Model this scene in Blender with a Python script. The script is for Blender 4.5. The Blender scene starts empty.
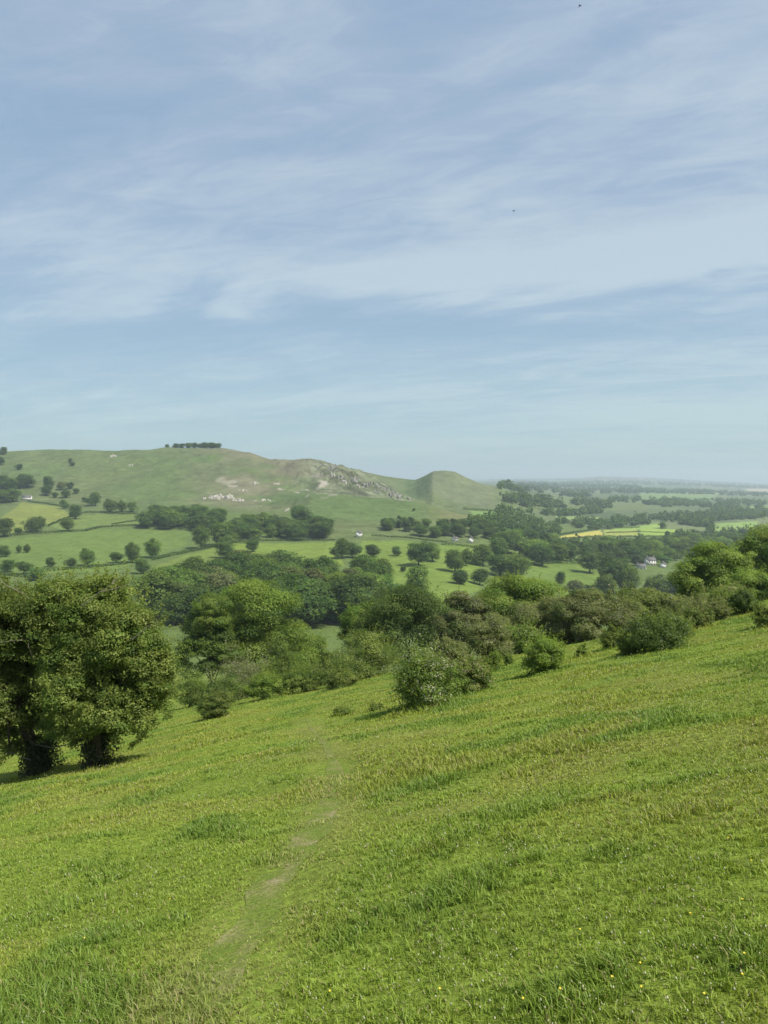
import bpy, math, random
import numpy as np

random.seed(7)
SC = bpy.context.scene
COL = SC.collection
R = math.radians

# ------------------------------------------------------------------ camera model
F, CX, CY, HOR = 769.0, 384.0, 512.0, 474.0
PITCH = math.atan((CY - HOR) / F)
CP, SP = math.cos(PITCH), math.sin(PITCH)


def slope(py):
    up = CY - py
    return (-F * SP + up * CP) / (F * CP + up * SP)


def side(px, py):
    return (px - CX) / (F * CP + (CY - py) * SP)


# ------------------------------------------------------------------ value noise
def vnoise(x, y, seed=0):
    x = np.asarray(x, float); y = np.asarray(y, float)
    xi = np.floor(x); yi = np.floor(y)
    fx = x - xi; fy = y - yi
    fx = fx * fx * fx * (fx * (fx * 6 - 15) + 10); fy = fy * fy * fy * (fy * (fy * 6 - 15) + 10)
    xi = xi.astype(np.int64); yi = yi.astype(np.int64)

    def h(a, b):
        n = (a * 374761393 + b * 668265263 + seed * 974634777) & 0xFFFFFFFF
        n = ((n ^ (n >> 13)) * 1274126177) & 0xFFFFFFFF
        n = (n ^ (n >> 16)) & 0xFFFFFF
        return n / float(0xFFFFFF)
    a = h(xi, yi); b = h(xi + 1, yi); c = h(xi, yi + 1); d = h(xi + 1, yi + 1)
    return (a * (1 - fx) + b * fx) * (1 - fy) + (c * (1 - fx) + d * fx) * fy


def fbm(x, y, seed=0, oct=4, gain=0.5):
    s = 0.0; amp = 1.0; tot = 0.0
    for i in range(oct):
        s = s + amp * vnoise(x * 2.03 ** i + 17.3 * i, y * 2.03 ** i - 9.1 * i, seed + i)
        tot += amp; amp *= gain
    return s / tot


def sstep(a, b, x):
    t = np.clip((x - a) / (b - a), 0, 1)
    return t * t * (3 - 2 * t)


# ------------------------------------------------------------------ the lie of the land
# distance (m) -> height read off along each line of sight from the hillside
TAB = {
    -260: [(60, 720), (250, 665), (400, 604), (500, 578), (650, 552), (800, 534), (950, 518), (1100, 501), (1250, 478), (1400, 455), (1500, 448), (1700, 447), (2500, 466), (26000, 477)],
    0:    [(60, 720), (250, 662), (400, 602), (500, 576), (650, 551), (800, 533), (950, 516), (1100, 500), (1250, 481), (1400, 461), (1500, 452), (1700, 453), (2500, 470), (26000, 478)],
    60:   [(60, 720), (250, 662), (400, 602), (500, 576), (650, 551), (800, 533), (950, 517), (1100, 502), (1250, 482), (1400, 460), (1500, 450.5), (1700, 453), (2500, 470), (26000, 478)],
    120:  [(60, 720), (250, 664), (400, 603), (500, 578), (650, 553), (800, 534), (950, 518), (1100, 502), (1250, 480), (1400, 458), (1500, 450), (1700, 453), (2500, 470), (26000, 478)],
    180:  [(60, 720), (250, 665), (400, 604), (550, 570), (700, 549), (850, 530), (1000, 511), (1200, 485), (1350, 462), (1480, 447.5), (1700, 451), (2500, 470), (26000, 478)],
    222:  [(60, 720), (250, 665), (400, 605), (550, 571), (700, 549), (850, 529), (1000, 511), (1200, 485), (1330, 462), (1440, 446.5), (1700, 453), (2500, 472), (26000, 478)],
    250:  [(60, 720), (250, 665), (400, 606), (550, 572), (700, 550), (850, 531), (1000, 512), (1200, 487), (1400, 451), (1700, 459), (2500, 474), (26000, 478)],
    270:  [(60, 720), (250, 665), (400, 607), (550, 573), (700, 550), (850, 533), (1000, 513), (1200, 488), (1370, 458.5), (1700, 464), (2500, 476), (26000, 479)],
    292:  [(60, 720), (250, 665), (400, 607), (550, 573), (700, 551), (850, 534), (1000, 510), (1080, 497), (1200, 489), (1360, 460), (1700, 466), (2500, 477), (26000, 479)],
    310:  [(60, 720), (250, 665), (400, 608), (550, 574), (700, 551), (820, 537), (950, 512), (1060, 494), (1140, 495), (1200, 488), (1360, 457.5), (1700, 467), (2500, 478), (26000, 479)],
    340:  [(60, 720), (250, 665), (400, 608), (550, 574), (700, 551), (800, 539), (920, 516), (1050, 494.5), (1120, 499), (1240, 485), (1370, 464), (1520, 476), (1750, 471), (2500, 480), (26000, 479)],
    362:  [(60, 720), (250, 665), (400, 608), (550, 575), (700, 552), (790, 540), (920, 518), (1050, 495.5), (1120, 501), (1240, 489), (1360, 471.5), (1520, 482), (1750, 471), (2500, 480), (26000, 479)],
    385:  [(60, 720), (250, 665), (400, 608), (550, 576), (700, 552), (790, 540.5), (920, 519), (1050, 497.5), (1130, 505), (1240, 496), (1350, 482.5), (1480, 493), (1750, 476), (2500, 481), (26000, 479)],
    405:  [(60, 720), (250, 665), (400, 608), (550, 577), (700, 552), (790, 541), (900, 523), (1040, 500), (1130, 508), (1240, 502), (1320, 494), (1450, 501), (1740, 478.8), (2500, 482), (26000, 479)],
    416:  [(60, 720), (250, 665), (400, 608), (550, 577), (700, 552), (790, 541), (900, 524), (1040, 501.5), (1140, 510), (1320, 501), (1450, 499), (1680, 479.6), (2300, 484), (26000, 479)],
    425:  [(60, 720), (250, 665), (400, 609), (550, 577), (700, 552), (790, 542), (900, 525), (1030, 503), (1150, 511), (1350, 502), (1500, 488), (1660, 475.2), (2300, 484), (26000, 479)],
    433:  [(60, 720), (250, 665), (400, 609), (550, 578), (700, 552), (790, 542), (900, 526), (1020, 505), (1150, 512), (1320, 500), (1470, 485), (1640, 470.6), (2300, 484), (26000, 479)],
    444:  [(60, 720), (250, 665), (400, 610), (550, 579), (700, 553), (790, 543), (900, 528), (1000, 509), (1150, 514), (1380, 502), (1520, 487), (1640, 469.8), (2300, 484), (26000, 479)],
    455:  [(60, 720), (250, 668), (400, 612), (550, 580), (700, 554), (790, 543), (890, 530), (980, 513), (1130, 513), (1400, 503), (1520, 489), (1640, 471), (2300, 484), (26000, 479)],
    466:  [(60, 720), (250, 670), (400, 614), (550, 581), (700, 555), (790, 544), (880, 533), (950, 519), (1120, 515), (1400, 505), (1520, 493), (1650, 477), (2300, 485), (26000, 479)],
    480:  [(60, 720), (250, 674), (400, 617), (550, 584), (700, 557), (800, 545), (880, 534), (950, 525), (1150, 516), (1400, 507), (1520, 497), (1650, 483.5), (2300, 487), (5000, 484), (26000, 478.5)],
    500:  [(60, 720), (250, 680), (400, 622), (550, 589), (700, 562), (820, 547), (950, 532), (1150, 519), (1400, 509), (1540, 500), (1700, 488), (2300, 488), (5000, 485), (12000, 480.5), (26000, 478.5)],
    530:  [(60, 720), (250, 688), (400, 632), (550, 596), (700, 568), (820, 553), (1000, 539), (1280, 522), (1600, 507), (1800, 497), (2300, 494), (3000, 491), (5000, 486), (12000, 480.5), (26000, 478)],
    560:  [(60, 720), (250, 695), (400, 638), (550, 600), (700, 572), (820, 557), (1000, 544), (1280, 529), (1700, 513), (2100, 503), (2600, 497), (3500, 493), (5000, 488), (8000, 483.5), (12000, 480), (26000, 478)],
    600:  [(60, 720), (250, 700), (400, 645), (550, 602), (700, 575), (820, 561), (1000, 548), (1280, 533), (1700, 517), (2100, 507), (2600, 501), (3500, 494.5), (5000, 488.5), (8000, 483), (12000, 478.5), (15000, 476.2), (26000, 478)],
    650:  [(60, 720), (250, 705), (400, 650), (550, 605), (700, 578), (820, 563), (1000, 550), (1280, 535), (1700, 518), (2100, 508), (2600, 501.5), (3500, 495), (5000, 489.5), (8000, 484), (12000, 479.5), (15000, 477.5), (26000, 478.5)],
    700:  [(60, 720), (250, 705), (400, 655), (550, 612), (700, 583), (820, 567), (1000, 552), (1280, 537), (1700, 521), (2100, 511), (2600, 504), (3500, 497), (5000, 491), (8000, 486), (12000, 482), (15000, 480.3), (26000, 481)],
    770:  [(60, 720), (250, 705), (400, 660), (550, 616), (700, 588), (820, 571), (1000, 555), (1280, 539), (1700, 524), (2100, 514), (2600, 507), (3500, 500), (5000, 494), (8000, 489), (12000, 485.5), (15000, 484), (26000, 485)],
    1040: [(60, 720), (250, 705), (400, 665), (550, 620), (700, 590), (820, 573), (1000, 557), (1280, 541), (1700, 526), (2100, 517), (2600, 510), (3500, 503), (5000, 497), (8000, 492), (12000, 488), (15000, 487), (26000, 487)],
}
_LY = np.linspace(math.log(60), math.log(26000), 620)
_U = np.linspace(-0.84, 0.86, 681)


def _gauss1(a, sig, axis):
    k = np.arange(-int(3 * sig) - 1, int(3 * sig) + 2)
    w = np.exp(-0.5 * (k / sig) ** 2); w /= w.sum()
    pad = [(0, 0), (0, 0)]; pad[axis] = (len(k) // 2, len(k) // 2)
    b = np.pad(a, pad, mode='edge')
    out = np.zeros_like(a)
    for i, wi in enumerate(w):
        sl = [slice(None), slice(None)]; sl[axis] = slice(i, i + a.shape[axis])
        out += wi * b[tuple(sl)]
    return out


def _table():
    pxs = sorted(TAB)
    cols = []
    for p in pxs:
        ys = np.log([k[0] for k in TAB[p]]); ts = [slope(k[1]) for k in TAB[p]]
        cols.append(np.interp(_LY, ys, ts))
    cols = np.array(cols)
    us = np.array([(p - CX) / F for p in pxs])
    g = np.empty((len(_U), len(_LY)))
    for j in range(len(_LY)):
        g[:, j] = np.interp(_U, us, cols[:, j])
    g = _gauss1(g, 0.9, 1)
    return _gauss1(g, 0.45, 0)


_T = _table()


def far_t(u, y):
    a = np.clip((u - _U[0]) / (_U[1] - _U[0]), 0, len(_U) - 1.001)
    b = np.clip((np.log(np.maximum(y, 60)) - _LY[0]) / (_LY[1] - _LY[0]), 0, len(_LY) - 1.001)
    i = a.astype(int); j = b.astype(int); fa = a - i; fb = b - j
    return (_T[i, j] * (1 - fa) + _T[i + 1, j] * fa) * (1 - fb) + (_T[i, j + 1] * (1 - fa) + _T[i + 1, j + 1] * fa) * fb


def H(x, y):
    x = np.asarray(x, float); y = np.asarray(y, float)
    yy = np.maximum(y, 1.0); u = x / yy
    ys = np.interp(u, [-0.6, -0.3, -0.2, 0.0, 0.2, 0.35, 0.5], [84, 84, 70, 52, 40, 42, 52])
    near = -1.65 + 0.2 * x - 0.235 * y - 0.0042 * np.maximum(y - ys, 0) ** 2
    w = sstep(0, 1, (y - ys - 12) / 70.0)
    z = near * (1 - w) + far_t(u, yy) * yy * w
    # relief: tussocks close by, hummocks on the hills
    nb = np.clip(1 - y / 160.0, 0, 1)
    z = z + nb * ((fbm(x * 0.22, y * 0.22, 3, 2) - 0.5) * 0.34 + (fbm(x * 1.3, y * 1.3, 5, 2) - 0.5) * 0.09)
    fw = np.clip((y - 750) / 500, 0, 1) * np.clip((6000 - y) / 3000, 0, 1)
    rough = np.where(u < -0.03, 1.0, np.where(u < 0.17, 0.25, 0.35))
    z = z + fw * rough * ((fbm(x / 140, y / 140, 11, 4) - 0.5) * 9.0)
    z = z + fw * np.clip(rough, 0, 1) * ((fbm(x / 42, y / 60, 13, 3) - 0.5) * 5.0) * (rough > 0.5)
    rk = sstep(-0.20, -0.10, u) * sstep(0.06, 0.0, u) * sstep(1120, 1220, y) * sstep(1600, 1450, y)
    z = z + rk * (np.abs(fbm(x / 30, y / 30, 23, 4) - 0.5) * -24 + 4)
    return z


def H1(x, y):
    return float(H(np.array([x]), np.array([y]))[0])


_YM = np.exp(np.linspace(math.log(100), math.log(25000), 2600))
_YN = np.linspace(1.2, 110, 2600)


def hit(px, py, near=False):
    """the ground point seen along a line of sight"""
    Y = _YN if near else _YM
    u, t = side(px, py), slope(py)
    z = H(u * Y, Y)
    k = np.nonzero(z >= t * Y)[0]
    i = k[0] if len(k) else int(np.argmin(np.abs(z - t * Y)))
    y = float(Y[i])
    return u * y, y, float(z[i])


def at(px, py, y):
    return side(px, py) * y, y, slope(py) * y


# ------------------------------------------------------------------ mesh helpers
def mesh(name, v, faces, mat, tint=None, smooth=False, parent=None, loc=None):
    """faces: list of index arrays (n,k); v absolute or local"""
    me = bpy.data.meshes.new(name)
    v = np.asarray(v, np.float32)
    me.vertices.add(len(v)); me.vertices.foreach_set('co', v.ravel())
    loops = np.concatenate([np.asarray(f, np.int32).ravel() for f in faces])
    tot = np.concatenate([np.full(len(f), np.asarray(f).shape[1], np.int32) for f in faces])
    st = np.concatenate([[0], np.cumsum(tot)[:-1]]).astype(np.int32)
    me.loops.add(len(loops)); me.loops.foreach_set('vertex_index', loops)
    me.polygons.add(len(tot)); me.polygons.foreach_set('loop_start', st)
    if smooth:
        me.polygons.foreach_set('use_smooth', np.ones(len(tot), bool))
    me.update(calc_edges=True)
    if tint is not None:
        a = me.color_attributes.new('tint', 'FLOAT_COLOR', 'POINT')
        c = np.ones((len(v), 4), np.float32); c[:, :3] = tint
        a.data.foreach_set('color', c.ravel())
    me.materials.append(mat)
    o = bpy.data.objects.new(name, me); COL.objects.link(o)
    if parent is not None:
        o.parent = parent
    if loc is not None:
        o.location = loc
    return o


def empty(name, loc, label, cat, group=None):
    o = bpy.data.objects.new(name, None); COL.objects.link(o)
    o.location = loc; o.empty_display_size = 0.3
    o['label'] = label; o['category'] = cat
    if group:
        o['group'] = group
    return o


def tag(o, label=None, cat=None, group=None, kind=None):
    if label: o['label'] = label
    if cat: o['category'] = cat
    if group: o['group'] = group
    if kind: o['kind'] = kind
    return o


class Geo:
    def __init__(s):
        s.v = []; s.q = []; s.t = []; s.n = 0

    def add(s, v, q=None, t=None):
        v = np.asarray(v, float)
        if q is not None: s.q.append(np.asarray(q, int) + s.n)
        if t is not None: s.t.append(np.asarray(t, int) + s.n)
        s.v.append(v); s.n += len(v)

    def tube(s, pts, rad, k=7):
        pts = np.asarray(pts, float); n = len(pts)
        d = np.gradient(pts, axis=0); d /= np.linalg.norm(d, axis=1)[:, None] + 1e-9
        ref = np.array([0.3, 0.9, 0.1]) if abs(d[:, 2]).mean() > 0.6 else np.array([0, 0, 1.0])
        a = np.cross(d, ref); a /= np.linalg.norm(a, axis=1)[:, None] + 1e-9
        b = np.cross(d, a)
        th = np.arange(k) / k * 2 * math.pi
        rad = np.asarray(rad, float)
        ring = pts[:, None, :] + rad[:, None, None] * (np.cos(th)[None, :, None] * a[:, None, :] + np.sin(th)[None, :, None] * b[:, None, :])
        q = []
        for i in range(n - 1):
            for j in range(k):
                q.append((i * k + j, i * k + (j + 1) % k, (i + 1) * k + (j + 1) % k, (i + 1) * k + j))
        s.add(ring.reshape(-1, 3), q)

    def box(s, lo, hi):
        x0, y0, z0 = lo; x1, y1, z1 = hi
        v = [(x0, y0, z0), (x1, y0, z0), (x1, y1, z0), (x0, y1, z0), (x0, y0, z1), (x1, y0, z1), (x1, y1, z1), (x0, y1, z1)]
        s.add(v, [(0, 3, 2, 1), (4, 5, 6, 7), (0, 1, 5, 4), (1, 2, 6, 5), (2, 3, 7, 6), (3, 0, 4, 7)])

    def build(s, name, mat, parent=None, tint=None, smooth=False, loc=None):
        f = []
        if s.q: f.append(np.concatenate(s.q))
        if s.t: f.append(np.concatenate(s.t))
        return mesh(name, np.concatenate(s.v), f, mat, tint, smooth, parent, loc)


# ------------------------------------------------------------------ materials
def new_mat(name):
    m = bpy.data.materials.new(name); m.use_nodes = True
    nt = m.node_tree
    b = nt.nodes['Principled BSDF']; out = nt.nodes['Material Output']
    return m, nt, b, out


def nd(nt, t, **kw):
    n = nt.nodes.new(t)
    for k, v in kw.items():
        setattr(n, k, v)
    return n


def noise_mul(nt, src, scale, lo, hi, detail=4, vec=None, rough=0.6):
    """multiply a colour by noise between lo and hi"""
    n = nd(nt, 'ShaderNodeTexNoise'); n.inputs['Scale'].default_value = scale; n.inputs['Detail'].default_value = detail
    n.inputs['Roughness'].default_value = rough
    if vec is not None: nt.links.new(vec, n.inputs['Vector'])
    mr = nd(nt, 'ShaderNodeMapRange'); mr.inputs[1].default_value = 0.3; mr.inputs[2].default_value = 0.7
    mr.inputs[3].default_value = lo; mr.inputs[4].default_value = hi
    nt.links.new(n.outputs['Fac'], mr.inputs[0])
    mx = nd(nt, 'ShaderNodeVectorMath', operation='SCALE')
    nt.links.new(src, mx.inputs[0]); nt.links.new(mr.outputs[0], mx.inputs['Scale'])
    return mx.outputs[0]


def leaf_material(name, trans=0.48, vary=0.16, rough=0.55):
    m, nt, b, out = new_mat(name)
    at_ = nd(nt, 'ShaderNodeAttribute', attribute_name='tint')
    oi = nd(nt, 'ShaderNodeObjectInfo')
    mr = nd(nt, 'ShaderNodeMapRange'); mr.inputs[3].default_value = 1 - vary; mr.inputs[4].default_value = 1 + vary
    nt.links.new(oi.outputs['Random'], mr.inputs[0])
    sc = nd(nt, 'ShaderNodeVectorMath', operation='SCALE')
    nt.links.new(at_.outputs['Color'], sc.inputs[0]); nt.links.new(mr.outputs[0], sc.inputs['Scale'])
    ml = nd(nt, 'ShaderNodeVectorMath', operation='MULTIPLY')
    nt.links.new(sc.outputs[0], ml.inputs[0]); nt.links.new(oi.outputs['Color'], ml.inputs[1])
    nt.links.new(ml.outputs[0], b.inputs['Base Color'])
    b.inputs['Roughness'].default_value = rough; b.inputs['Specular IOR Level'].default_value = 0.25
    tr = nd(nt, 'ShaderNodeBsdfTranslucent')
    ty = nd(nt, 'ShaderNodeVectorMath', operation='MULTIPLY'); ty.inputs[1].default_value = (1.15, 1.1, 0.6)
    nt.links.new(ml.outputs[0], ty.inputs[0]); nt.links.new(ty.outputs[0], tr.inputs['Color'])
    mx = nd(nt, 'ShaderNodeMixShader'); mx.inputs[0].default_value = trans
    nt.links.new(b.outputs[0], mx.inputs[1]); nt.links.new(tr.outputs[0], mx.inputs[2])
    nt.links.new(mx.outputs[0], out.inputs['Surface'])
    return m


M_LEAF = leaf_material('leaf')
M_GRASS = leaf_material('grass_blade', 0.3, 0.0, 0.5)


def ground_material(name, fine):
    m, nt, b, out = new_mat(name)
    at_ = nd(nt, 'ShaderNodeAttribute', attribute_name='tint')
    geo = nd(nt, 'ShaderNodeNewGeometry')
    c = at_.outputs['Color']
    for s, lo, hi in fine:
        c = noise_mul(nt, c, s, lo, hi, 5, geo.outputs['Position'])
    nt.links.new(c, b.inputs['Base Color'])
    b.inputs['Roughness'].default_value = 0.9; b.inputs['Specular IOR Level'].default_value = 0.1
    bn = nd(nt, 'ShaderNodeTexNoise'); bn.inputs['Scale'].default_value = fine[0][0]; bn.inputs['Detail'].default_value = 6
    nt.links.new(geo.outputs['Position'], bn.inputs['Vector'])
    bp = nd(nt, 'ShaderNodeBump'); bp.inputs['Strength'].default_value = 0.8; bp.inputs['Distance'].default_value = 0.40 / fine[0][0]
    nt.links.new(bn.outputs['Fac'], bp.inputs['Height']); nt.links.new(bp.outputs[0], b.inputs['Normal'])
    return m


M_MEADOW = ground_material('meadow_turf', [(14.0, 0.55, 1.3), (1.2, 0.85, 1.15)])
M_LAND = ground_material('valley_turf', [(0.08, 0.85, 1.15), (0.6, 0.88, 1.12)])


def plain(name, col, rough=0.8, nscale=None, lo=0.8, hi=1.2, spec=0.3):
    m, nt, b, out = new_mat(name)
    b.inputs['Roughness'].default_value = rough; b.inputs['Specular IOR Level'].default_value = spec
    rgb = nd(nt, 'ShaderNodeRGB'); rgb.outputs[0].default_value = (*col, 1)
    c = rgb.outputs[0]
    if nscale:
        geo = nd(nt, 'ShaderNodeNewGeometry')
        c = noise_mul(nt, c, nscale, lo, hi, 5, geo.outputs['Position'])
        bn = nd(nt, 'ShaderNodeTexNoise'); bn.inputs['Scale'].default_value = nscale * 1.5; bn.inputs['Detail'].default_value = 6
        nt.links.new(geo.outputs['Position'], bn.inputs['Vector'])
        bp = nd(nt, 'ShaderNodeBump'); bp.inputs['Strength'].default_value = 0.6; bp.inputs['Distance'].default_value = 0.2 / nscale
        nt.links.new(bn.outputs['Fac'], bp.inputs['Height']); nt.links.new(bp.outputs[0], b.inputs['Normal'])
    nt.links.new(c, b.inputs['Base Color'])
    return m


M_BARK = plain('bark', (0.055, 0.045, 0.034), 0.9, 9, 0.6, 1.4, 0.1)
M_TWIG = plain('dead_wood', (0.22, 0.19, 0.15), 0.9, 12, 0.7, 1.2, 0.1)
M_ROCK = plain('limestone', (0.37, 0.35, 0.30), 0.9, 0.35, 0.45, 1.3, 0.1)
M_WHITE = plain('whitewash', (0.66, 0.64, 0.60), 0.8, 0.8, 0.92, 1.05)
M_STONE = plain('stone_wall', (0.30, 0.28, 0.25), 0.9, 1.2, 0.75, 1.2)
M_SLATE = plain('slate', (0.12, 0.115, 0.11), 0.8, 1.2, 0.8, 1.2)
M_GLASS = plain('window_glass', (0.03, 0.035, 0.04), 0.15, None, spec=0.5)
M_PETAL = plain('yellow_petal', (0.70, 0.60, 0.08), 0.5)
M_STEM = plain('flower_stem', (0.10, 0.17, 0.03), 0.7)
M_FEATHER = plain('dark_feather', (0.02, 0.02, 0.022), 0.8)

# ------------------------------------------------------------------ ground sheet
G_MEADOW = np.array([0.150, 0.200, 0.028])


def poly_world(pts):
    return np.array([hit(*p)[:2] for p in pts])


def inside(poly, x, y):
    r = np.zeros(x.shape, bool); n = len(poly)
    for i in range(n):
        x0, y0 = poly[i]; x1, y1 = poly[(i + 1) % n]
        c = ((y0 > y) != (y1 > y))
        with np.errstate(divide='ignore', invalid='ignore'):
            r ^= c & (x < (x1 - x0) * (y - y0) / (y1 - y0 + 1e-12) + x0)
    return r


FIELDS = [
    ([(2, 517), (22, 502.5), (60, 507), (70, 515), (48, 525), (20, 532), (2, 533)], (0.175, 0.205, 0.048)),     # buttercup meadow
    ([(0, 540), (62, 534), (100, 529), (190, 531), (186, 546), (150, 556), (110, 572), (0, 575)], (0.120, 0.175, 0.040)),
    ([(50, 526), (72, 517), (100, 514.5), (138, 515), (138, 524), (100, 525), (80, 529), (60, 530)], (0.130, 0.180, 0.045)),
    ([(155, 566), (186, 555), (222, 546), (240, 546), (236, 575), (160, 582)], (0.145, 0.195, 0.040)),
    ([(225, 543), (335, 542), (340, 556), (345, 566), (230, 566)], (0.150, 0.205, 0.035)),
    ([(362, 541), (404, 541), (440, 545), (480, 545), (480, 590), (420, 612), (372, 605), (350, 570)], (0.140, 0.200, 0.035)),
    ([(500, 558), (610, 556), (612, 590), (560, 600), (490, 585)], (0.125, 0.185, 0.035)),
    ([(560.5, 536.5), (601, 530), (603, 536.5), (562, 538.5)], (0.40, 0.36, 0.08)),                            # oilseed rape
    ([(603, 530), (636, 529), (640, 535.5), (604, 536.5)], (0.28, 0.31, 0.07)),
    ([(640, 528), (694, 530.5), (690, 537), (642, 536)], (0.24, 0.33, 0.06)),
    ([(612, 528.5), (660, 523.5), (664, 527), (618, 531)], (0.22, 0.32, 0.07)),
    ([(500, 497), (560, 496), (640, 499), (650, 508), (560, 512), (500, 510)], (0.120, 0.155, 0.055)),
    ([(710, 524), (758, 521), (756, 529), (716, 532)], (0.20, 0.29, 0.07)),
    ([(640, 491), (720, 492), (712, 501), (640, 500)], (0.16, 0.23, 0.08)),
    ([(745, 488.7), (775, 488.7), (775, 491.5), (748, 491.2)], (0.40, 0.33, 0.23)),                              # bare pale field
    ([(690, 490.5), (730, 491), (722, 494), (696, 493)], (0.26, 0.29, 0.13)),
    ([(470, 510.5), (502, 512.5), (500, 520), (474, 516)], (0.15, 0.24, 0.06)),
    ([(735, 508), (768, 505), (768, 511), (738, 514)], (0.17, 0.25, 0.07)),
    ([(555, 515), (600, 517), (598, 520), (556, 518)], (0.20, 0.28, 0.09)),
]


def land_tint(x, y):
    u = x / np.maximum(y, 1)
    n = x.size
    c = np.empty((n, 3)); c[:] = (0.105, 0.148, 0.040)
    v1 = fbm(x / 120, y / 120, 41, 4)[:, None]
    v2 = fbm(x / 28, y / 28, 47, 3)[:, None]
    v3 = fbm(x / 330, y / 330, 53, 3)[:, None]
    # rough grass on the hills
    hill = sstep(930, 1060, y + 200 * (u > -0.1) * (u < 0.14)) * sstep(0.16, 0.10, u) * sstep(2300, 2000, y)
    hc = np.array([0.088, 0.138, 0.042]) * (1 - v1) + np.array([0.120, 0.142, 0.055]) * v1
    v4 = fbm(x / 9, y / 16, 57, 2)[:, None]
    hc = hc * (0.66 + 0.42 * v2 + 0.26 * v4)
    zt = H(x, y)
    hc = hc * (1 + 0.10 * np.sin(zt * 1.5 + 5 * v1[:, 0] + 3 * v2[:, 0]) * sstep(0.35, 0.6, v1[:, 0]))[:, None]
    c = c * (1 - hill[:, None]) + hc * hill[:, None]
    # heather-brown scree-strewn shoulder of the hill
    br = (sstep(-0.29, -0.17, u) * sstep(0.03, -0.07, u) * sstep(960, 1120, y))[:, None] * sstep(0.24, 0.56, v1)
    c = c * (1 - 0.8 * br) + np.array([0.170, 0.150, 0.098]) * (0.7 + 0.6 * v2) * 0.8 * br
    rk = (sstep(-0.13, -0.08, u) * sstep(0.05, 0.02, u) * sstep(1130, 1180, y) * sstep(1520, 1440, y))[:, None]
    c = c * (1 - 0.65 * rk) + (np.array([0.122, 0.142, 0.080]) * (0.30 + 1.15 * sstep(0.3, 0.7, fbm(x / 14, y / 14, 67, 3))[:, None])) * 0.65 * rk
    # spur: paler worn grass towards its end
    sp = (sstep(0.02, 0.10, u) * sstep(0.16, 0.11, u) * sstep(860, 960, y) * sstep(1140, 1080, y))[:, None]
    c = c * (1 - 0.7 * sp) + np.array([0.150, 0.150, 0.062]) * 0.7 * sp
    gs = (sstep(-0.14, -0.08, u) * sstep(0.09, 0.03, u) * sstep(860, 930, y) * sstep(1110, 1070, y))[:, None]
    c = c * (1 - 0.7 * gs) + np.array([0.085, 0.140, 0.038]) * (0.85 + 0.3 * v2) * 0.7 * gs
    # cone: paler sunlit right side and darker shaded left side painted into the tint
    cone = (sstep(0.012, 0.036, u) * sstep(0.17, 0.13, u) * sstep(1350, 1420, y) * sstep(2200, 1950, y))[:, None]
    sunlit_side = sstep(0.056, 0.062, u + 0.012 * (v2[:, 0] - 0.5))[:, None]
    cc = np.array([0.092, 0.134, 0.048]) * (1 - sunlit_side) + np.array([0.125, 0.146, 0.070]) * sunlit_side
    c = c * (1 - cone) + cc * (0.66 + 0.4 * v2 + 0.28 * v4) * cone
    # bare limestone scree, irregular patches
    sc = (sstep(-0.27, -0.14, u) * sstep(0.0, -0.08, u) * sstep(1000, 1080, y) * sstep(1330, 1200, y))[:, None] * sstep(0.70, 0.77, fbm(x / 26, y / 26, 61, 3))[:, None]
    sc = np.maximum(sc, 0.45 * rk * sstep(0.68, 0.76, fbm(x / 20, y / 20, 63, 3))[:, None])
    c = c * (1 - sc) + np.array([0.34, 0.31, 0.25]) * sc
    # far country: parcels
    far = np.maximum(sstep(1250, 1500, y) * sstep(0.145, 0.17, u), sstep(1950, 2200, y))
    cell = np.floor(x / 260 + 0.3 * np.sin(y / 500)) * 7.13 + np.floor(y / 420 + 0.2 * np.sin(x / 300)) * 3.77
    rnd = np.modf(np.abs(np.sin(cell) * 4375.85))[0][:, None]
    pc = np.array([0.070, 0.105, 0.042]) * (1 - rnd) + np.array([0.145, 0.175, 0.068]) * rnd
    c = c * (1 - far[:, None]) + pc * (0.9 + 0.2 * v2) * far[:, None]
    for poly, col in FIELDS:
        w = poly_world(poly)
        lo = w.min(0); hi = w.max(0)
        k = np.nonzero((x > lo[0]) & (x < hi[0]) & (y > lo[1]) & (y < hi[1]))[0]
        if len(k) == 0: continue
        kk = k[inside(w, x[k], y[k])]
        c[kk] = np.array(col) * (0.9 + 0.2 * v2[kk])
    c *= 0.88
    near = sstep(260, 110, y)[:, None]
    g = G_MEADOW * (0.8 + 0.4 * fbm(x * 0.35, y * 0.35, 71, 4))[:, None]
    dry = sstep(0.52, 0.72, fbm(x * 0.5, y * 0.5, 73, 4))[:, None]
    g = g * (1 - 0.5 * dry) + np.array([0.20, 0.19, 0.05]) * 0.5 * dry
    return c * (1 - near) + g * near


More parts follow.
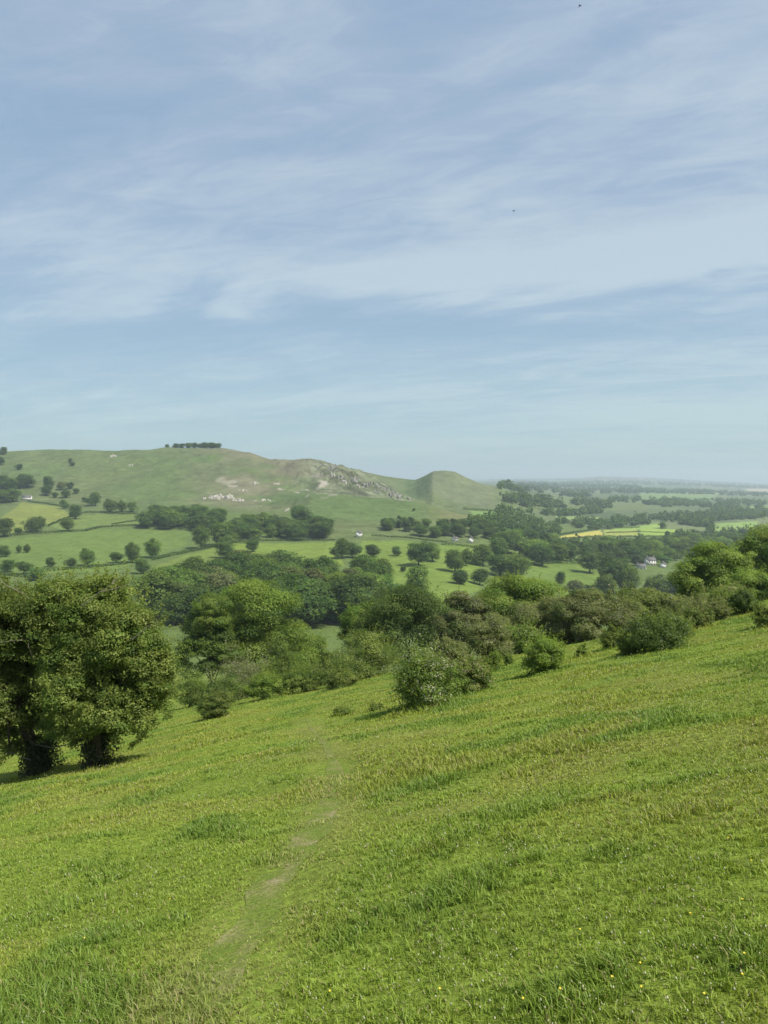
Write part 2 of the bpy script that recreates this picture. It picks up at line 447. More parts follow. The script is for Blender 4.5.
def build_ground():
    s = np.concatenate([np.linspace(-1.6, -0.57, 46)[:-1], np.linspace(-0.57, 0.57, 600), np.linspace(0.57, 1.6, 46)[1:]])
    ys = np.concatenate([np.linspace(-40, 0, 16)[:-1], np.linspace(0, 60, 170)[:-1], np.linspace(60, 250, 90)[:-1],
                         np.exp(np.linspace(math.log(250), math.log(1800), 300))[:-1], np.exp(np.linspace(math.log(1800), math.log(26000), 130))])
    S, Y = np.meshgrid(s, ys)
    X = S * (np.maximum(Y, 0) + 60)
    x = X.ravel(); y = Y.ravel()
    z = H(x, y)
    v = np.stack([x, y, z], 1)
    tint = land_tint(x, y)
    ny, nx = len(ys), len(s)
    i = np.arange(ny - 1)[:, None] * nx + np.arange(nx - 1)[None, :]
    f = np.stack([i, i + 1, i + nx + 1, i + nx], -1).reshape(-1, 4)
    fc = v[f].mean(1); fu = fc[:, 0] / np.maximum(fc[:, 1], 1); fy = fc[:, 1]
    kind = np.full(len(f), 1)                                   # valley
    kind[fy < 130] = 0
    kind[(fy > 960) & (fu < -0.13)] = 2
    kind[(fy > 800) & (fu >= -0.13) & (fu < 0.128)] = 2
    kind[(fy > 1380) & (fu > 0.035) & (fu < 0.19) & (fy < 2300)] = 3
    kind[(fy > 1500) & (fu >= 0.128) & (kind != 3)] = 4
    kind[(fy >= 2300) & (fu > 0.035)] = 4
    names = ['meadow', 'valley_floor', 'hillside', 'conical_hill', 'distant_plain']
    for k, nm in enumerate(names):
        fk = f[kind == k]
        ids, inv = np.unique(fk, return_inverse=True)
        o = mesh(nm, v[ids], [inv.reshape(-1, 4)], M_MEADOW if k == 0 else M_LAND, tint[ids], True)
        tag(o, kind='structure')


build_ground()

# ------------------------------------------------------------------ foliage
RNG = np.random.default_rng(11)


def unit(n, rng):
    d = rng.normal(size=(n, 3)); return d / np.linalg.norm(d, axis=1)[:, None]


def leaves(pos, nrm, size, tint, rng, aspect=0.62):
    n = len(pos)
    d = unit(n, rng)
    a = np.cross(nrm, d); a /= np.linalg.norm(a, axis=1)[:, None] + 1e-9
    b = np.cross(nrm, a)
    L = (size * rng.uniform(0.6, 1.4, n))[:, None]; W = L * aspect * 0.5
    fold = nrm * L * 0.12
    v = np.stack([pos - a * L * 0.5, pos + b * W + fold, pos + a * L * 0.5, pos - b * W + fold], 1).reshape(-1, 3)
    q = np.arange(4 * n).reshape(n, 4)
    return v, q, np.repeat(tint, 4, 0)


def ell_area(l):
    a, b, c = l[3:6]; p = 1.6
    return 4 * math.pi * (((a * b) ** p + (a * c) ** p + (b * c) ** p) / 3) ** (1 / p)


def crown_cloud(lobes, leaf, cov, tints, rng, blob=0.30, nmax=60000, shoots=0, low=-0.75, floor=None, inner=0.5, specks=None, flat=0.72, shoot_len=(0.9, 2.1), nbk=0.42, shell=0.25):
    """leaf positions clustered in sprays over the lobes; tints: list of base colours"""
    lobes = np.asarray(lobes, float)
    ar = np.array([ell_area(l) for l in lobes])
    n = int(min(nmax, cov * ar.sum() / (0.31 * leaf * leaf)))
    nb = int(np.clip(ar.sum() / (lobes[:, 3:6].mean() * blob) ** 2 * nbk, 14, 1200))
    li = rng.choice(len(lobes), nb, p=ar / ar.sum())
    d = unit(nb, rng)
    bad = d[:, 2] < low; d[bad, 2] *= -1
    r = inner + (1 - inner) * rng.random(nb) ** 0.6
    bc = lobes[li, :3] + d * r[:, None] * lobes[li, 3:6] * 0.9
    br = lobes[li, 3:6].mean(1) * blob * rng.uniform(0.5, 1.35, nb)
    if floor is not None:
        bc[:, 2] = np.maximum(bc[:, 2], floor + br * 0.3)
    btint = rng.random(nb)
    bval = rng.uniform(0.74, 1.26, nb)
    w = br ** 2; k = rng.choice(nb, n, p=w / w.sum())
    e = unit(n, rng)
    e[:, 2] = np.where((e[:, 2] < -0.2) & (rng.random(n) < 0.6), -e[:, 2], e[:, 2])
    rr = br[k] * (shell + (1.1 - shell) * rng.random(n) ** 0.6)
    pos = bc[k] + e * rr[:, None] * np.array([1.1, 1.1, flat])
    nrm = e * 0.85 + d[k] * 0.25 + unit(n, rng) * 0.55 + np.array([0, 0, 0.45])
    nrm /= np.linalg.norm(nrm, axis=1)[:, None]
    tb = btint[k]
    if shoots:
        m = 16
        si = rng.choice(nb, shoots)
        sd = unit(shoots, rng) * 0.6 + d[si] * 0.8 + np.array([0, 0, 0.55]); sd /= np.linalg.norm(sd, axis=1)[:, None]
        L = br[si] * rng.uniform(*shoot_len, shoots)
        tt = rng.random((shoots, m))
        sp = (bc[si] + d[si] * br[si][:, None] * 0.6)[:, None, :] + sd[:, None, :] * (tt * L[:, None])[:, :, None] + rng.normal(size=(shoots, m, 3)) * leaf * 0.5
        pos = np.concatenate([pos, sp.reshape(-1, 3)]); nrm = np.concatenate([nrm, unit(shoots * m, rng)])
        tb = np.concatenate([tb, np.full(shoots * m, 0.8)]); bval = np.concatenate([bval, [1.0]]); k = np.concatenate([k, np.full(shoots * m, nb)])
    tints = np.asarray(tints, float)
    mix = np.clip(tb + rng.normal(0, 0.18, len(pos)), 0, 0.999) * (len(tints) - 1)
    i = mix.astype(int); f = (mix - i)[:, None]
    t = tints[i] * (1 - f) + tints[np.minimum(i + 1, len(tints) - 1)] * f
    t = t * (bval[k] * rng.uniform(0.8, 1.2, len(pos)))[:, None]
    if specks is not None:
        frac, col = specks
        sel = (rng.random(len(pos)) < frac * 2 * (np.sin(k * 12.9898) > 0.0))
        t[sel] = np.array(col) * rng.uniform(0.8, 1.15, sel.sum())[:, None]
    if floor is not None:
        ok = pos[:, 2] > floor - 0.05
        pos, nrm, t = pos[ok], nrm[ok], t[ok]
    return pos, nrm, t, bc


def limbs(geo, base, bcs, r0, rng, n, first=0.25, k=7, spread=0.0, leader=True):
    """tapered trunk plus curved limbs reaching into the crown"""
    base = np.asarray(base, float)
    top = bcs[np.argsort(bcs[:, 2])[int(len(bcs) * 0.8)]]
    cen = bcs.mean(0)
    apex = np.array([cen[0], cen[1], top[2]])
    if leader:
        pts = []
        for t in np.linspace(0, 1, 8):
            p = base * (1 - t) + apex * t
            p = p + rng.normal(0, 0.03, 3) * (apex[2] - base[2]) * (t > 0.01) * np.array([1, 1, 0])
            pts.append(p)
        pts = np.array(pts); pts[0, 2] -= 0.15
        rad = r0 * np.array([1.5, 1.0, 0.9, 0.75, 0.58, 0.42, 0.26, 0.1])
        geo.tube(pts, rad, k)
    sel = rng.choice(len(bcs), min(n, len(bcs)), replace=False)
    for s in sel:
        e = bcs[s]
        t0 = rng.uniform(first, 0.7) if leader else 0.0
        st = base * (1 - t0) + apex * t0 if leader else base + rng.normal(0, 1, 3) * np.array([spread, spread, 0]) - np.array([0, 0, 0.1])
        mid = st * 0.5 + e * 0.5 + np.array([0, 0, 0.10 * np.linalg.norm(e - st)]) + rng.normal(0, 0.05, 3) * np.linalg.norm(e - st)
        tt = np.linspace(0, 1, 6)[:, None]
        p = st * (1 - tt) ** 2 + 2 * mid * tt * (1 - tt) + e * tt ** 2
        rr = r0 * (0.5 if leader else 0.6) * (1 - 0.85 * tt[:, 0])
        geo.tube(p, rr, 5)


def foliage_obj(name, pos, nrm, t, leaf, parent, base, mat=None, rng=RNG):
    v, q, tt = leaves(pos - np.asarray(base), nrm, leaf, t, rng)
    return mesh(name, v, [q], mat or M_LEAF, tt, False, parent)


OLIVE = [(0.085, 0.142, 0.026), (0.148, 0.212, 0.038), (0.228, 0.268, 0.068)]
OLIVE_OLD = [(0.0875, 0.135, 0.025), (0.1562, 0.21, 0.0375), (0.2375, 0.2687, 0.07)]
BRIGHT = [(0.088, 0.158, 0.026), (0.162, 0.242, 0.036), (0.235, 0.305, 0.058)]
DEEP = [(0.0625, 0.11, 0.025), (0.105, 0.165, 0.0325), (0.1562, 0.2188, 0.0475)]
BROWN = [(0.110, 0.158, 0.040), (0.176, 0.215, 0.060), (0.240, 0.255, 0.100)]
GREEN = [(0.0875, 0.15, 0.0275), (0.1475, 0.2225, 0.035), (0.2125, 0.275, 0.055)]
IVY = [(0.0264, 0.0456, 0.0168), (0.048, 0.0696, 0.024), (0.084, 0.102, 0.042)]


def big_tree(name, label, cat, base, lobes_px, Y, tints, leaf, r0, cov=2.2, nmax=60000, nl=14, seed=0, group=None, shoots=60, blob=0.30, specks=None, dj=0.8, depth=0.9, flat=0.72, **kw):
    rng = np.random.default_rng(100 + seed)
    m = Y / F
    lobes = []
    for (px, py, rx, rz) in lobes_px:
        x, y, z = at(px, py, Y + rng.uniform(-dj, dj))
        lobes.append((x, y, z, rx * m, rx * m * depth, rz * m))
    root = empty(name, base, label, cat, group)
    pos, nrm, t, bc = crown_cloud(lobes, leaf, cov, tints, rng, blob=blob, nmax=nmax, shoots=shoots, specks=specks, flat=flat, **kw)
    foliage_obj('crown', pos, nrm, t, leaf, root, base, rng=rng)
    g = Geo(); limbs(g, (0, 0, 0), bc - np.asarray(base), r0, rng, nl)
    g.build('trunk', M_BARK, root, smooth=True)
    return root, lobes, bc


# ---- the two hawthorns on the left
def hawthorns():
    bA = hit(97, 768, True); bB = hit(40, 775, True)
    rng = np.random.default_rng(5)
    A, la, bcA = big_tree('hawthorn_tree', 'old hawthorn tree with ivy wrapped trunk, right one of the pair', 'tree', bA,
                          [(96, 622, 46, 38), (126, 644, 36, 38), (80, 668, 42, 42), (142, 686, 33, 36), (116, 712, 36, 30), (102, 594, 34, 20), (62, 606, 36, 26), (148, 664, 24, 34), (92, 734, 32, 16), (66, 726, 24, 20), (126, 736, 20, 12), (150, 714, 24, 22), (158, 680, 20, 40), (70, 700, 26, 26)],
                          bA[1], OLIVE, 0.062, 0.2, 2.3, 170000, 40, 1, shoots=1500, shoot_len=(1.0, 2.8), blob=0.25, flat=0.68, inner=0.66, nbk=0.42, shell=0.4)
    B, lb, bcB = big_tree('hawthorn_tree', 'old hawthorn tree with dense dark ivy at its foot, left one of the pair', 'tree', bB,
                          [(30, 630, 46, 40), (-12, 645, 46, 52), (45, 690, 36, 38), (8, 700, 36, 40), (-55, 655, 44, 60), (54, 645, 34, 36), (22, 604, 34, 20), (-14, 736, 34, 22), (32, 738, 36, 16), (2, 752, 22, 12), (-20, 606, 36, 22), (2, 590, 16, 10)],
                          bB[1], OLIVE, 0.062, 0.2, 2.3, 170000, 40, 2, shoots=1500, shoot_len=(1.0, 2.8), blob=0.25, flat=0.68, inner=0.66, nbk=0.42, shell=0.4)
    for root, b, w, h in ((A, bA, 0.34, 1.9), (B, bB, 0.42, 1.15)):
        n = 7000
        hz = rng.random(n) ** 0.9 * h
        th = rng.random(n) * 2 * math.pi
        rad = w * (1.25 - 0.5 * hz / h) * (0.45 + 0.95 * rng.random(n) ** 1.6) * (1 + 0.35 * np.sin(th * 3 + hz * 2) + 0.3 * (vnoise(th * 2.2, hz * 4, 9) - 0.5))
        pos = np.stack([np.cos(th) * rad, np.sin(th) * rad, hz], 1)
        nrm = np.stack([np.cos(th), np.sin(th), np.full(n, 0.3)], 1) + unit(n, rng) * 0.5
        nrm /= np.linalg.norm(nrm, axis=1)[:, None]
        tt = np.array(IVY)[rng.integers(0, 3, n)] * rng.uniform(0.7, 1.3, n)[:, None]
        foliage_obj('ivy', pos, nrm, tt, 0.075, root, (0, 0, 0), rng=rng)

    def twigs(root, b, lines, y):
        for ln in lines:
            g = Geo()
            p = np.array([at(px, py, y + dy) for px, py, dy in ln]) - np.asarray(b)
            g.tube(p, np.linspace(0.015, 0.004, len(p)), 5)
            g.build('dead_branch', M_TWIG, root, smooth=True)
    twigs(A, bA, [[(82, 606, -.6), (100, 592, -.7), (112, 584, -.8), (128, 571, -.8)], [(100, 592, -.7), (118, 588, -.9), (131, 583, -.9)], [(112, 584, -.8), (116, 577, -.7)],
                  [(132, 640, -1.3), (146, 628, -1.4), (158, 622, -1.4)]], bA[1])
    twigs(B, bB, [[(34, 602, -.8), (24, 594, -.9), (17, 588, -.9), (14, 576, -1)], [(24, 594, -.9), (8, 586, -.9), (-4, 578, -.9)],
                  [(24, 640, -1.5), (10, 641, -1.6), (-8, 644, -1.6)], [(30, 760, -.7), (10, 752, -.9), (-12, 760, -1)], [(34, 660, -1.4), (28, 646, -1.5), (31, 634, -1.5)],
                  [(70, 744, -.9), (52, 748, -1.), (34, 744, -1.1), (28, 738, -1.1)]], bB[1])


hawthorns()

# ---- bigger trees just below the brow
NEAR_TREES = [
    # name, label, cat, px, Y, lobes, tints, leaf, seed, specks
    ('ash_tree', 'tall bright green tree with clumpy crown rising behind the shrubs left of centre', 'tree', 252, 96,
     [(250, 612, 34, 28), (275, 625, 32, 32), (230, 628, 28, 26), (290, 650, 26, 30), (250, 655, 34, 34), (265, 598, 22, 14)], BRIGHT, 0.17, 11, None),
    ('ash_tree', 'slighter leafy tree with a rounded crown between the hawthorn pair and the tall bright tree', 'tree', 212, 92,
     [(212, 612, 20, 17), (205, 630, 20, 24), (218, 655, 20, 30), (196, 660, 18, 24)], GREEN, 0.15, 12, None),
    ('ash_tree', 'low leafy tree filling the gap right of the tall bright tree', 'tree', 305, 104,
     [(308, 655, 22, 22), (292, 668, 20, 20), (322, 668, 16, 16)], GREEN, 0.16, 13, None),
    ('hawthorn_tree', 'dense dark green rounded tree behind the shrubs at the centre', 'tree', 402, 92,
     [(398, 615, 36, 28), (425, 625, 32, 28), (385, 640, 32, 30), (415, 650, 36, 30), (442, 640, 24, 26)], DEEP, 0.15, 14, None),
    ('hawthorn_tree', 'fresh green low tree peeping out left of the dense dark tree', 'tree', 366, 98,
     [(368, 622, 22, 18), (358, 632, 18, 18), (374, 640, 20, 20)], BRIGHT, 0.15, 15, None),
    ('ash_tree', 'broad yellow green tree standing above the brown hawthorns', 'tree', 520, 84,
     [(515, 600, 34, 22), (540, 604, 30, 22), (495, 612, 24, 24), (525, 625, 36, 26), (550, 620, 22, 22)], BRIGHT, 0.15, 16, None),
    ('hawthorn_tree', 'wide brownish hawthorn past its blossom below the yellow green tree', 'tree', 540, 60,
     [(535, 628, 28, 24), (560, 622, 28, 24), (515, 640, 24, 22), (548, 645, 28, 20)], BROWN, 0.10, 17, (0.05, (0.35, 0.34, 0.22))),
    ('hawthorn_tree', 'reddish brown hawthorn crown left of the dark round bush', 'tree', 595, 56,
     [(590, 610, 28, 20), (612, 612, 24, 18), (575, 622, 24, 22), (600, 630, 28, 20)], BROWN, 0.10, 18, (0.04, (0.35, 0.34, 0.22))),
    ('hawthorn_tree', 'grey brown twiggy hawthorn beside the dense dark tree', 'tree', 470, 76,
     [(462, 612, 20, 18), (478, 622, 20, 20), (455, 632, 22, 20), (480, 640, 22, 18)], BROWN, 0.13, 19, (0.08, (0.30, 0.27, 0.20))),
    ('ash_tree', 'bright yellow green tree with a rounded top at the right edge of the meadow', 'tree', 716, 78,
     [(715, 566, 26, 22), (700, 580, 24, 22), (732, 580, 22, 24), (712, 598, 30, 22), (690, 600, 18, 18), (722, 552, 14, 10)], BRIGHT, 0.14, 20, None),
    ('ash_tree', 'tall mid green tree cut by the right edge of the picture', 'tree', 772, 92,
     [(768, 552, 26, 26), (752, 560, 18, 24), (790, 560, 30, 32), (760, 585, 26, 26), (780, 590, 30, 24)], GREEN, 0.16, 21, None),
    ('hawthorn_tree', 'low yellow green bushy tree in front of the tall tree at the right edge', 'tree', 752, 62,
     [(755, 588, 22, 14), (738, 594, 16, 12), (770, 592, 18, 16)], BRIGHT, 0.10, 22, None),
    ('hawthorn_tree', 'olive hawthorn with level top in the row below the white houses', 'tree', 640, 62,
     [(640, 606, 28, 14), (622, 612, 22, 14), (660, 610, 22, 14)], OLIVE, 0.10, 23, (0.05, (0.36, 0.33, 0.25))),
    ('hawthorn_tree', 'brown tinted hawthorn between the bright rounded tree and the meadow edge', 'tree', 700, 56,
     [(728, 598, 20, 13), (712, 606, 18, 12), (690, 612, 20, 13)], BROWN, 0.10, 24, None),
]
for (nm, lab, cat, px, Y, lobes, tints, leaf, seed, spk) in NEAR_TREES:
    x = (px - CX) / F * Y
    base = (x, Y, H1(x, Y))
    big_tree(nm, lab, cat, base, lobes, Y, tints, leaf * 1.15, 0.16, 2.6, 70000, 12, seed, shoots=130, shoot_len=(0.6, 1.4), blob=0.40, specks=spk, flat=0.62, inner=0.74, nbk=0.34, shell=0.5)

# ---- shrubs along the edge of the meadow
SHRUBS = [
    # px, base py, height px, width px, tints, label, specks
    (215, 719, 32, 34, OLIVE, 'small rounded olive shrub standing alone on the grass near the hawthorn pair', None),
    (246, 692, 48, 64, BROWN, 'pale shrub with fading white blossom below the tall bright tree', (0.16, (0.42, 0.40, 0.30))),
    (266, 699, 28, 46, BRIGHT, 'low bright green shrub in front of the pale blossoming shrub', None),
    (193, 707, 36, 40, GREEN, 'dark leafy shrub at the edge of the right hawthorn crown', None),
    (300, 693, 30, 34, GREEN, 'narrow green shrub left of the low ground shrubs', None),
    (309, 692, 14, 16, OLIVE, 'tiny rounded shrub at the brow below the low leafy tree', None),
    (339, 689, 22, 34, OLIVE, 'low dark shrub on the brow left of the big olive bush', None),
    (367, 679, 52, 66, OLIVE, 'big domed olive bush on the brow left of the blossoming bush', (0.03, (0.36, 0.34, 0.24))),
    (424, 707, 62, 72, GREEN, 'largest foreground bush with grey white blossom and long loose shoots', (0.10, (0.42, 0.41, 0.32))),
    (468, 693, 40, 42, OLIVE, 'bush with pinkish faded blossom right of the largest foreground bush', (0.10, (0.36, 0.29, 0.20))),
    (345, 715, 8, 20, OLIVE, 'left one of two low scrub patches in the open grass', None),
    (377, 711, 8, 16, OLIVE, 'right one of two low scrub patches in the open grass', None),
    (494, 671, 20, 18, GREEN, 'small dark shrub between the faded bush and the round green bush', None),
    (490, 660, 42, 46, BROWN, 'brown hawthorn shrub behind the bush with faded blossom', (0.07, (0.35, 0.34, 0.22))),
    (543, 673, 40, 46, BRIGHT, 'round bright green bush standing alone on the slope', None),
    (581, 657, 13, 11, GREEN, 'tiny shrub right of the round bright green bush', None),
    (509, 665, 10, 10, GREEN, 'tiny tuft of a shrub left of the round bright green bush', None),
    (610, 649, 26, 20, OLIVE, 'slim upright shrub left of the big dark hawthorn bush', None),
    (656, 651, 42, 64, DEEP, 'big dark spreading hawthorn bush on the right slope', (0.03, (0.36, 0.34, 0.24))),
    (692, 629, 27, 40, OLIVE, 'rounded olive shrub uphill of the big dark hawthorn bush', (0.05, (0.36, 0.33, 0.25))),
    (716, 621, 24, 28, BROWN, 'brownish shrub higher up the slope beside the olive shrub', None),
    (741, 613, 24, 34, DEEP, 'dark green shrub highest up the slope under the right hand trees', None),
    (764, 627, 22, 24, OLIVE, 'shrub out in the grass at the right edge of the picture', None),
    (180, 690, 44, 46, GREEN, 'leafy shrub half hidden behind the right hawthorn crown', None),
    (222, 690, 30, 34, DEEP, 'dark shrub in the undergrowth just behind the small olive shrub', None),
    (285, 688, 40, 40, GREEN, 'green shrub at the right foot of the tall bright tree', None),
    (322, 680, 26, 36, OLIVE, 'olive shrub on the brow left of the big domed bush', None),
    (445, 672, 36, 44, BROWN, 'brownish shrub behind the largest foreground bush', (0.05, (0.35, 0.34, 0.22))),
    (520, 652, 34, 40, GREEN, 'green hawthorn shrub left behind the round bright green bush', (0.05, (0.35, 0.34, 0.22))),
    (676, 634, 22, 30, OLIVE, 'olive hawthorn shrub joining the big dark bush to the rounded olive shrub', (0.04, (0.36, 0.33, 0.25))),
    (727, 612, 22, 34, GREEN, 'green shrub between the brownish shrub and the highest dark shrub', None),
    (630, 655, 20, 24, OLIVE, 'skirt of low shrub at the left foot of the big dark hawthorn bush', None),
]
SHRUB_POS = [(*hit(97, 768, True)[:2], 0.9), (*hit(40, 775, True)[:2], 0.9)]
for i, (px, py, h, w, tints, lab, spk) in enumerate(SHRUBS):
    base = hit(px, py, True)
    SHRUB_POS.append((base[0], base[1], max(0.4, 0.5 * w * base[1] / F)))
    Y = base[1]; m = Y / F
    rng = np.random.default_rng(300 + i)
    hh, ww = h * m, w * m
    lobes = []
    k = 3 if h < 16 else 6
    for j in range(k):
        a = rng.uniform(0, 2 * math.pi); rr = (0.33 * ww) * rng.uniform(0.3, 1)
        fz = rng.uniform(0.32, 0.66)
        fz = fz * rng.uniform(0.8, 1.12); rz = min(hh * 0.30, hh * (1 - fz) * 0.95)
        lobes.append((base[0] + math.cos(a) * rr, base[1] + math.sin(a) * rr, base[2] + fz * hh, ww * rng.uniform(0.17, 0.30), ww * rng.uniform(0.17, 0.30), rz))
    lobes.append((base[0], base[1], base[2] + hh * 0.34, ww * 0.36, ww * 0.36, hh * 0.36))
    leaf = float(np.clip(0.0016 * Y, 0.045, 0.09))
    root = empty('shrub', base, lab, 'shrub', 'shrubs along the edge of the meadow')
    pos, nrm, t, bc = crown_cloud(lobes, leaf, 1.9, tints, rng, blob=0.46, nmax=24000, shoots=40 if h < 16 else 170, low=-0.95, floor=base[2], specks=spk, flat=0.6, inner=0.66, shoot_len=(1.2, 3.2), nbk=0.36, shell=0.4)
    foliage_obj('foliage', pos, nrm, t, leaf, root, base, rng=rng)
    g = Geo(); limbs(g, (0, 0, 0), bc - np.asarray(base), max(0.02, 0.03 * hh), rng, 9, leader=False, spread=0.10 * ww)
    g.build('stems', M_BARK, root, smooth=True)

# ------------------------------------------------------------------ valley trees (prototypes, then copies)
PROTO = []


def make_proto(i, tints, shape):
    rng = np.random.default_rng(500 + i)
    if shape == 'round':
        lobes = [(0, 0, .50, .36, .36, .40)] + [(rng.normal(0, .16), rng.normal(0, .16), rng.uniform(.26, .80), .25, .25, .20) for _ in range(6)]
    elif shape == 'tall':
        lobes = [(0, 0, .50, .24, .24, .46)] + [(rng.normal(0, .09), rng.normal(0, .09), rng.uniform(.22, .84), .18, .18, .16) for _ in range(6)]
    else:
        lobes = [(0, 0, .44, .50, .48, .36)] + [(rng.normal(0, .26), rng.normal(0, .26), rng.uniform(.24, .70), .27, .27, .22) for _ in range(7)]
    pos, nrm, t, bc = crown_cloud(lobes, 0.042, 1.9, tints, rng, blob=0.46, nmax=7500, low=-0.98, floor=0.05, inner=0.72, nbk=0.36, shell=0.5)
    v, q, tt = leaves(pos, nrm, 0.042, t, rng, 0.75)
    c = mesh('crown', v, [q], M_LEAF, tt)
    g = Geo(); limbs(g, (0, 0, 0), bc, 0.032, rng, 7, k=6)
    tr = g.build('trunk', M_BARK, smooth=True)
    me = (c.data, tr.data)
    bpy.data.objects.remove(c); bpy.data.objects.remove(tr)
    return me


FD = [(0.0448, 0.0963, 0.0202), (0.0762, 0.1389, 0.0246), (0.1142, 0.1814, 0.0336)]
FM = [(0.0672, 0.1277, 0.0224), (0.1098, 0.1792, 0.0291), (0.1523, 0.2218, 0.0403)]
FL = [(0.0941, 0.1624, 0.0269), (0.1456, 0.2262, 0.0358), (0.1926, 0.2688, 0.0493)]
FB = [(0.0874, 0.112, 0.0358), (0.1254, 0.1512, 0.047), (0.168, 0.1882, 0.0616)]
KINDS = {}
_i = 0
for key, tints, shp, cnt in (('d', FD, 'round', 4), ('m', FM, 'round', 4), ('l', FL, 'round', 3), ('p', FL, 'tall', 2), ('t', FD, 'tall', 3), ('w', FD, 'wide', 2), ('b', FB, 'round', 2)):
    KINDS[key] = []
    for _ in range(cnt):
        KINDS[key].append(make_proto(_i, tints, shp)); _i += 1


def far_tree(px, py, hpx, kind, label, group, rng, wide=1.0, loc=None, hm=None):
    b = loc or hit(px, py)
    h = hm or hpx * b[1] / F
    crown, trunk = random.choice(KINDS[kind])
    root = empty('broadleaf_tree', (b[0], b[1], b[2] - 0.1), label, 'tree', group)
    root.rotation_euler = (0, 0, random.uniform(0, 6.28))
    w = wide * random.uniform(0.88, 1.15)
    root.scale = (h * w, h * w, h)
    for nm, me in (('crown', crown), ('trunk', trunk)):
        o = bpy.data.objects.new(nm, me); COL.objects.link(o); o.parent = root
        v = random.uniform(0.78, 1.28)
        o.color = (v * random.uniform(0.94, 1.06), v, v * random.uniform(0.9, 1.1), 1)
    return root


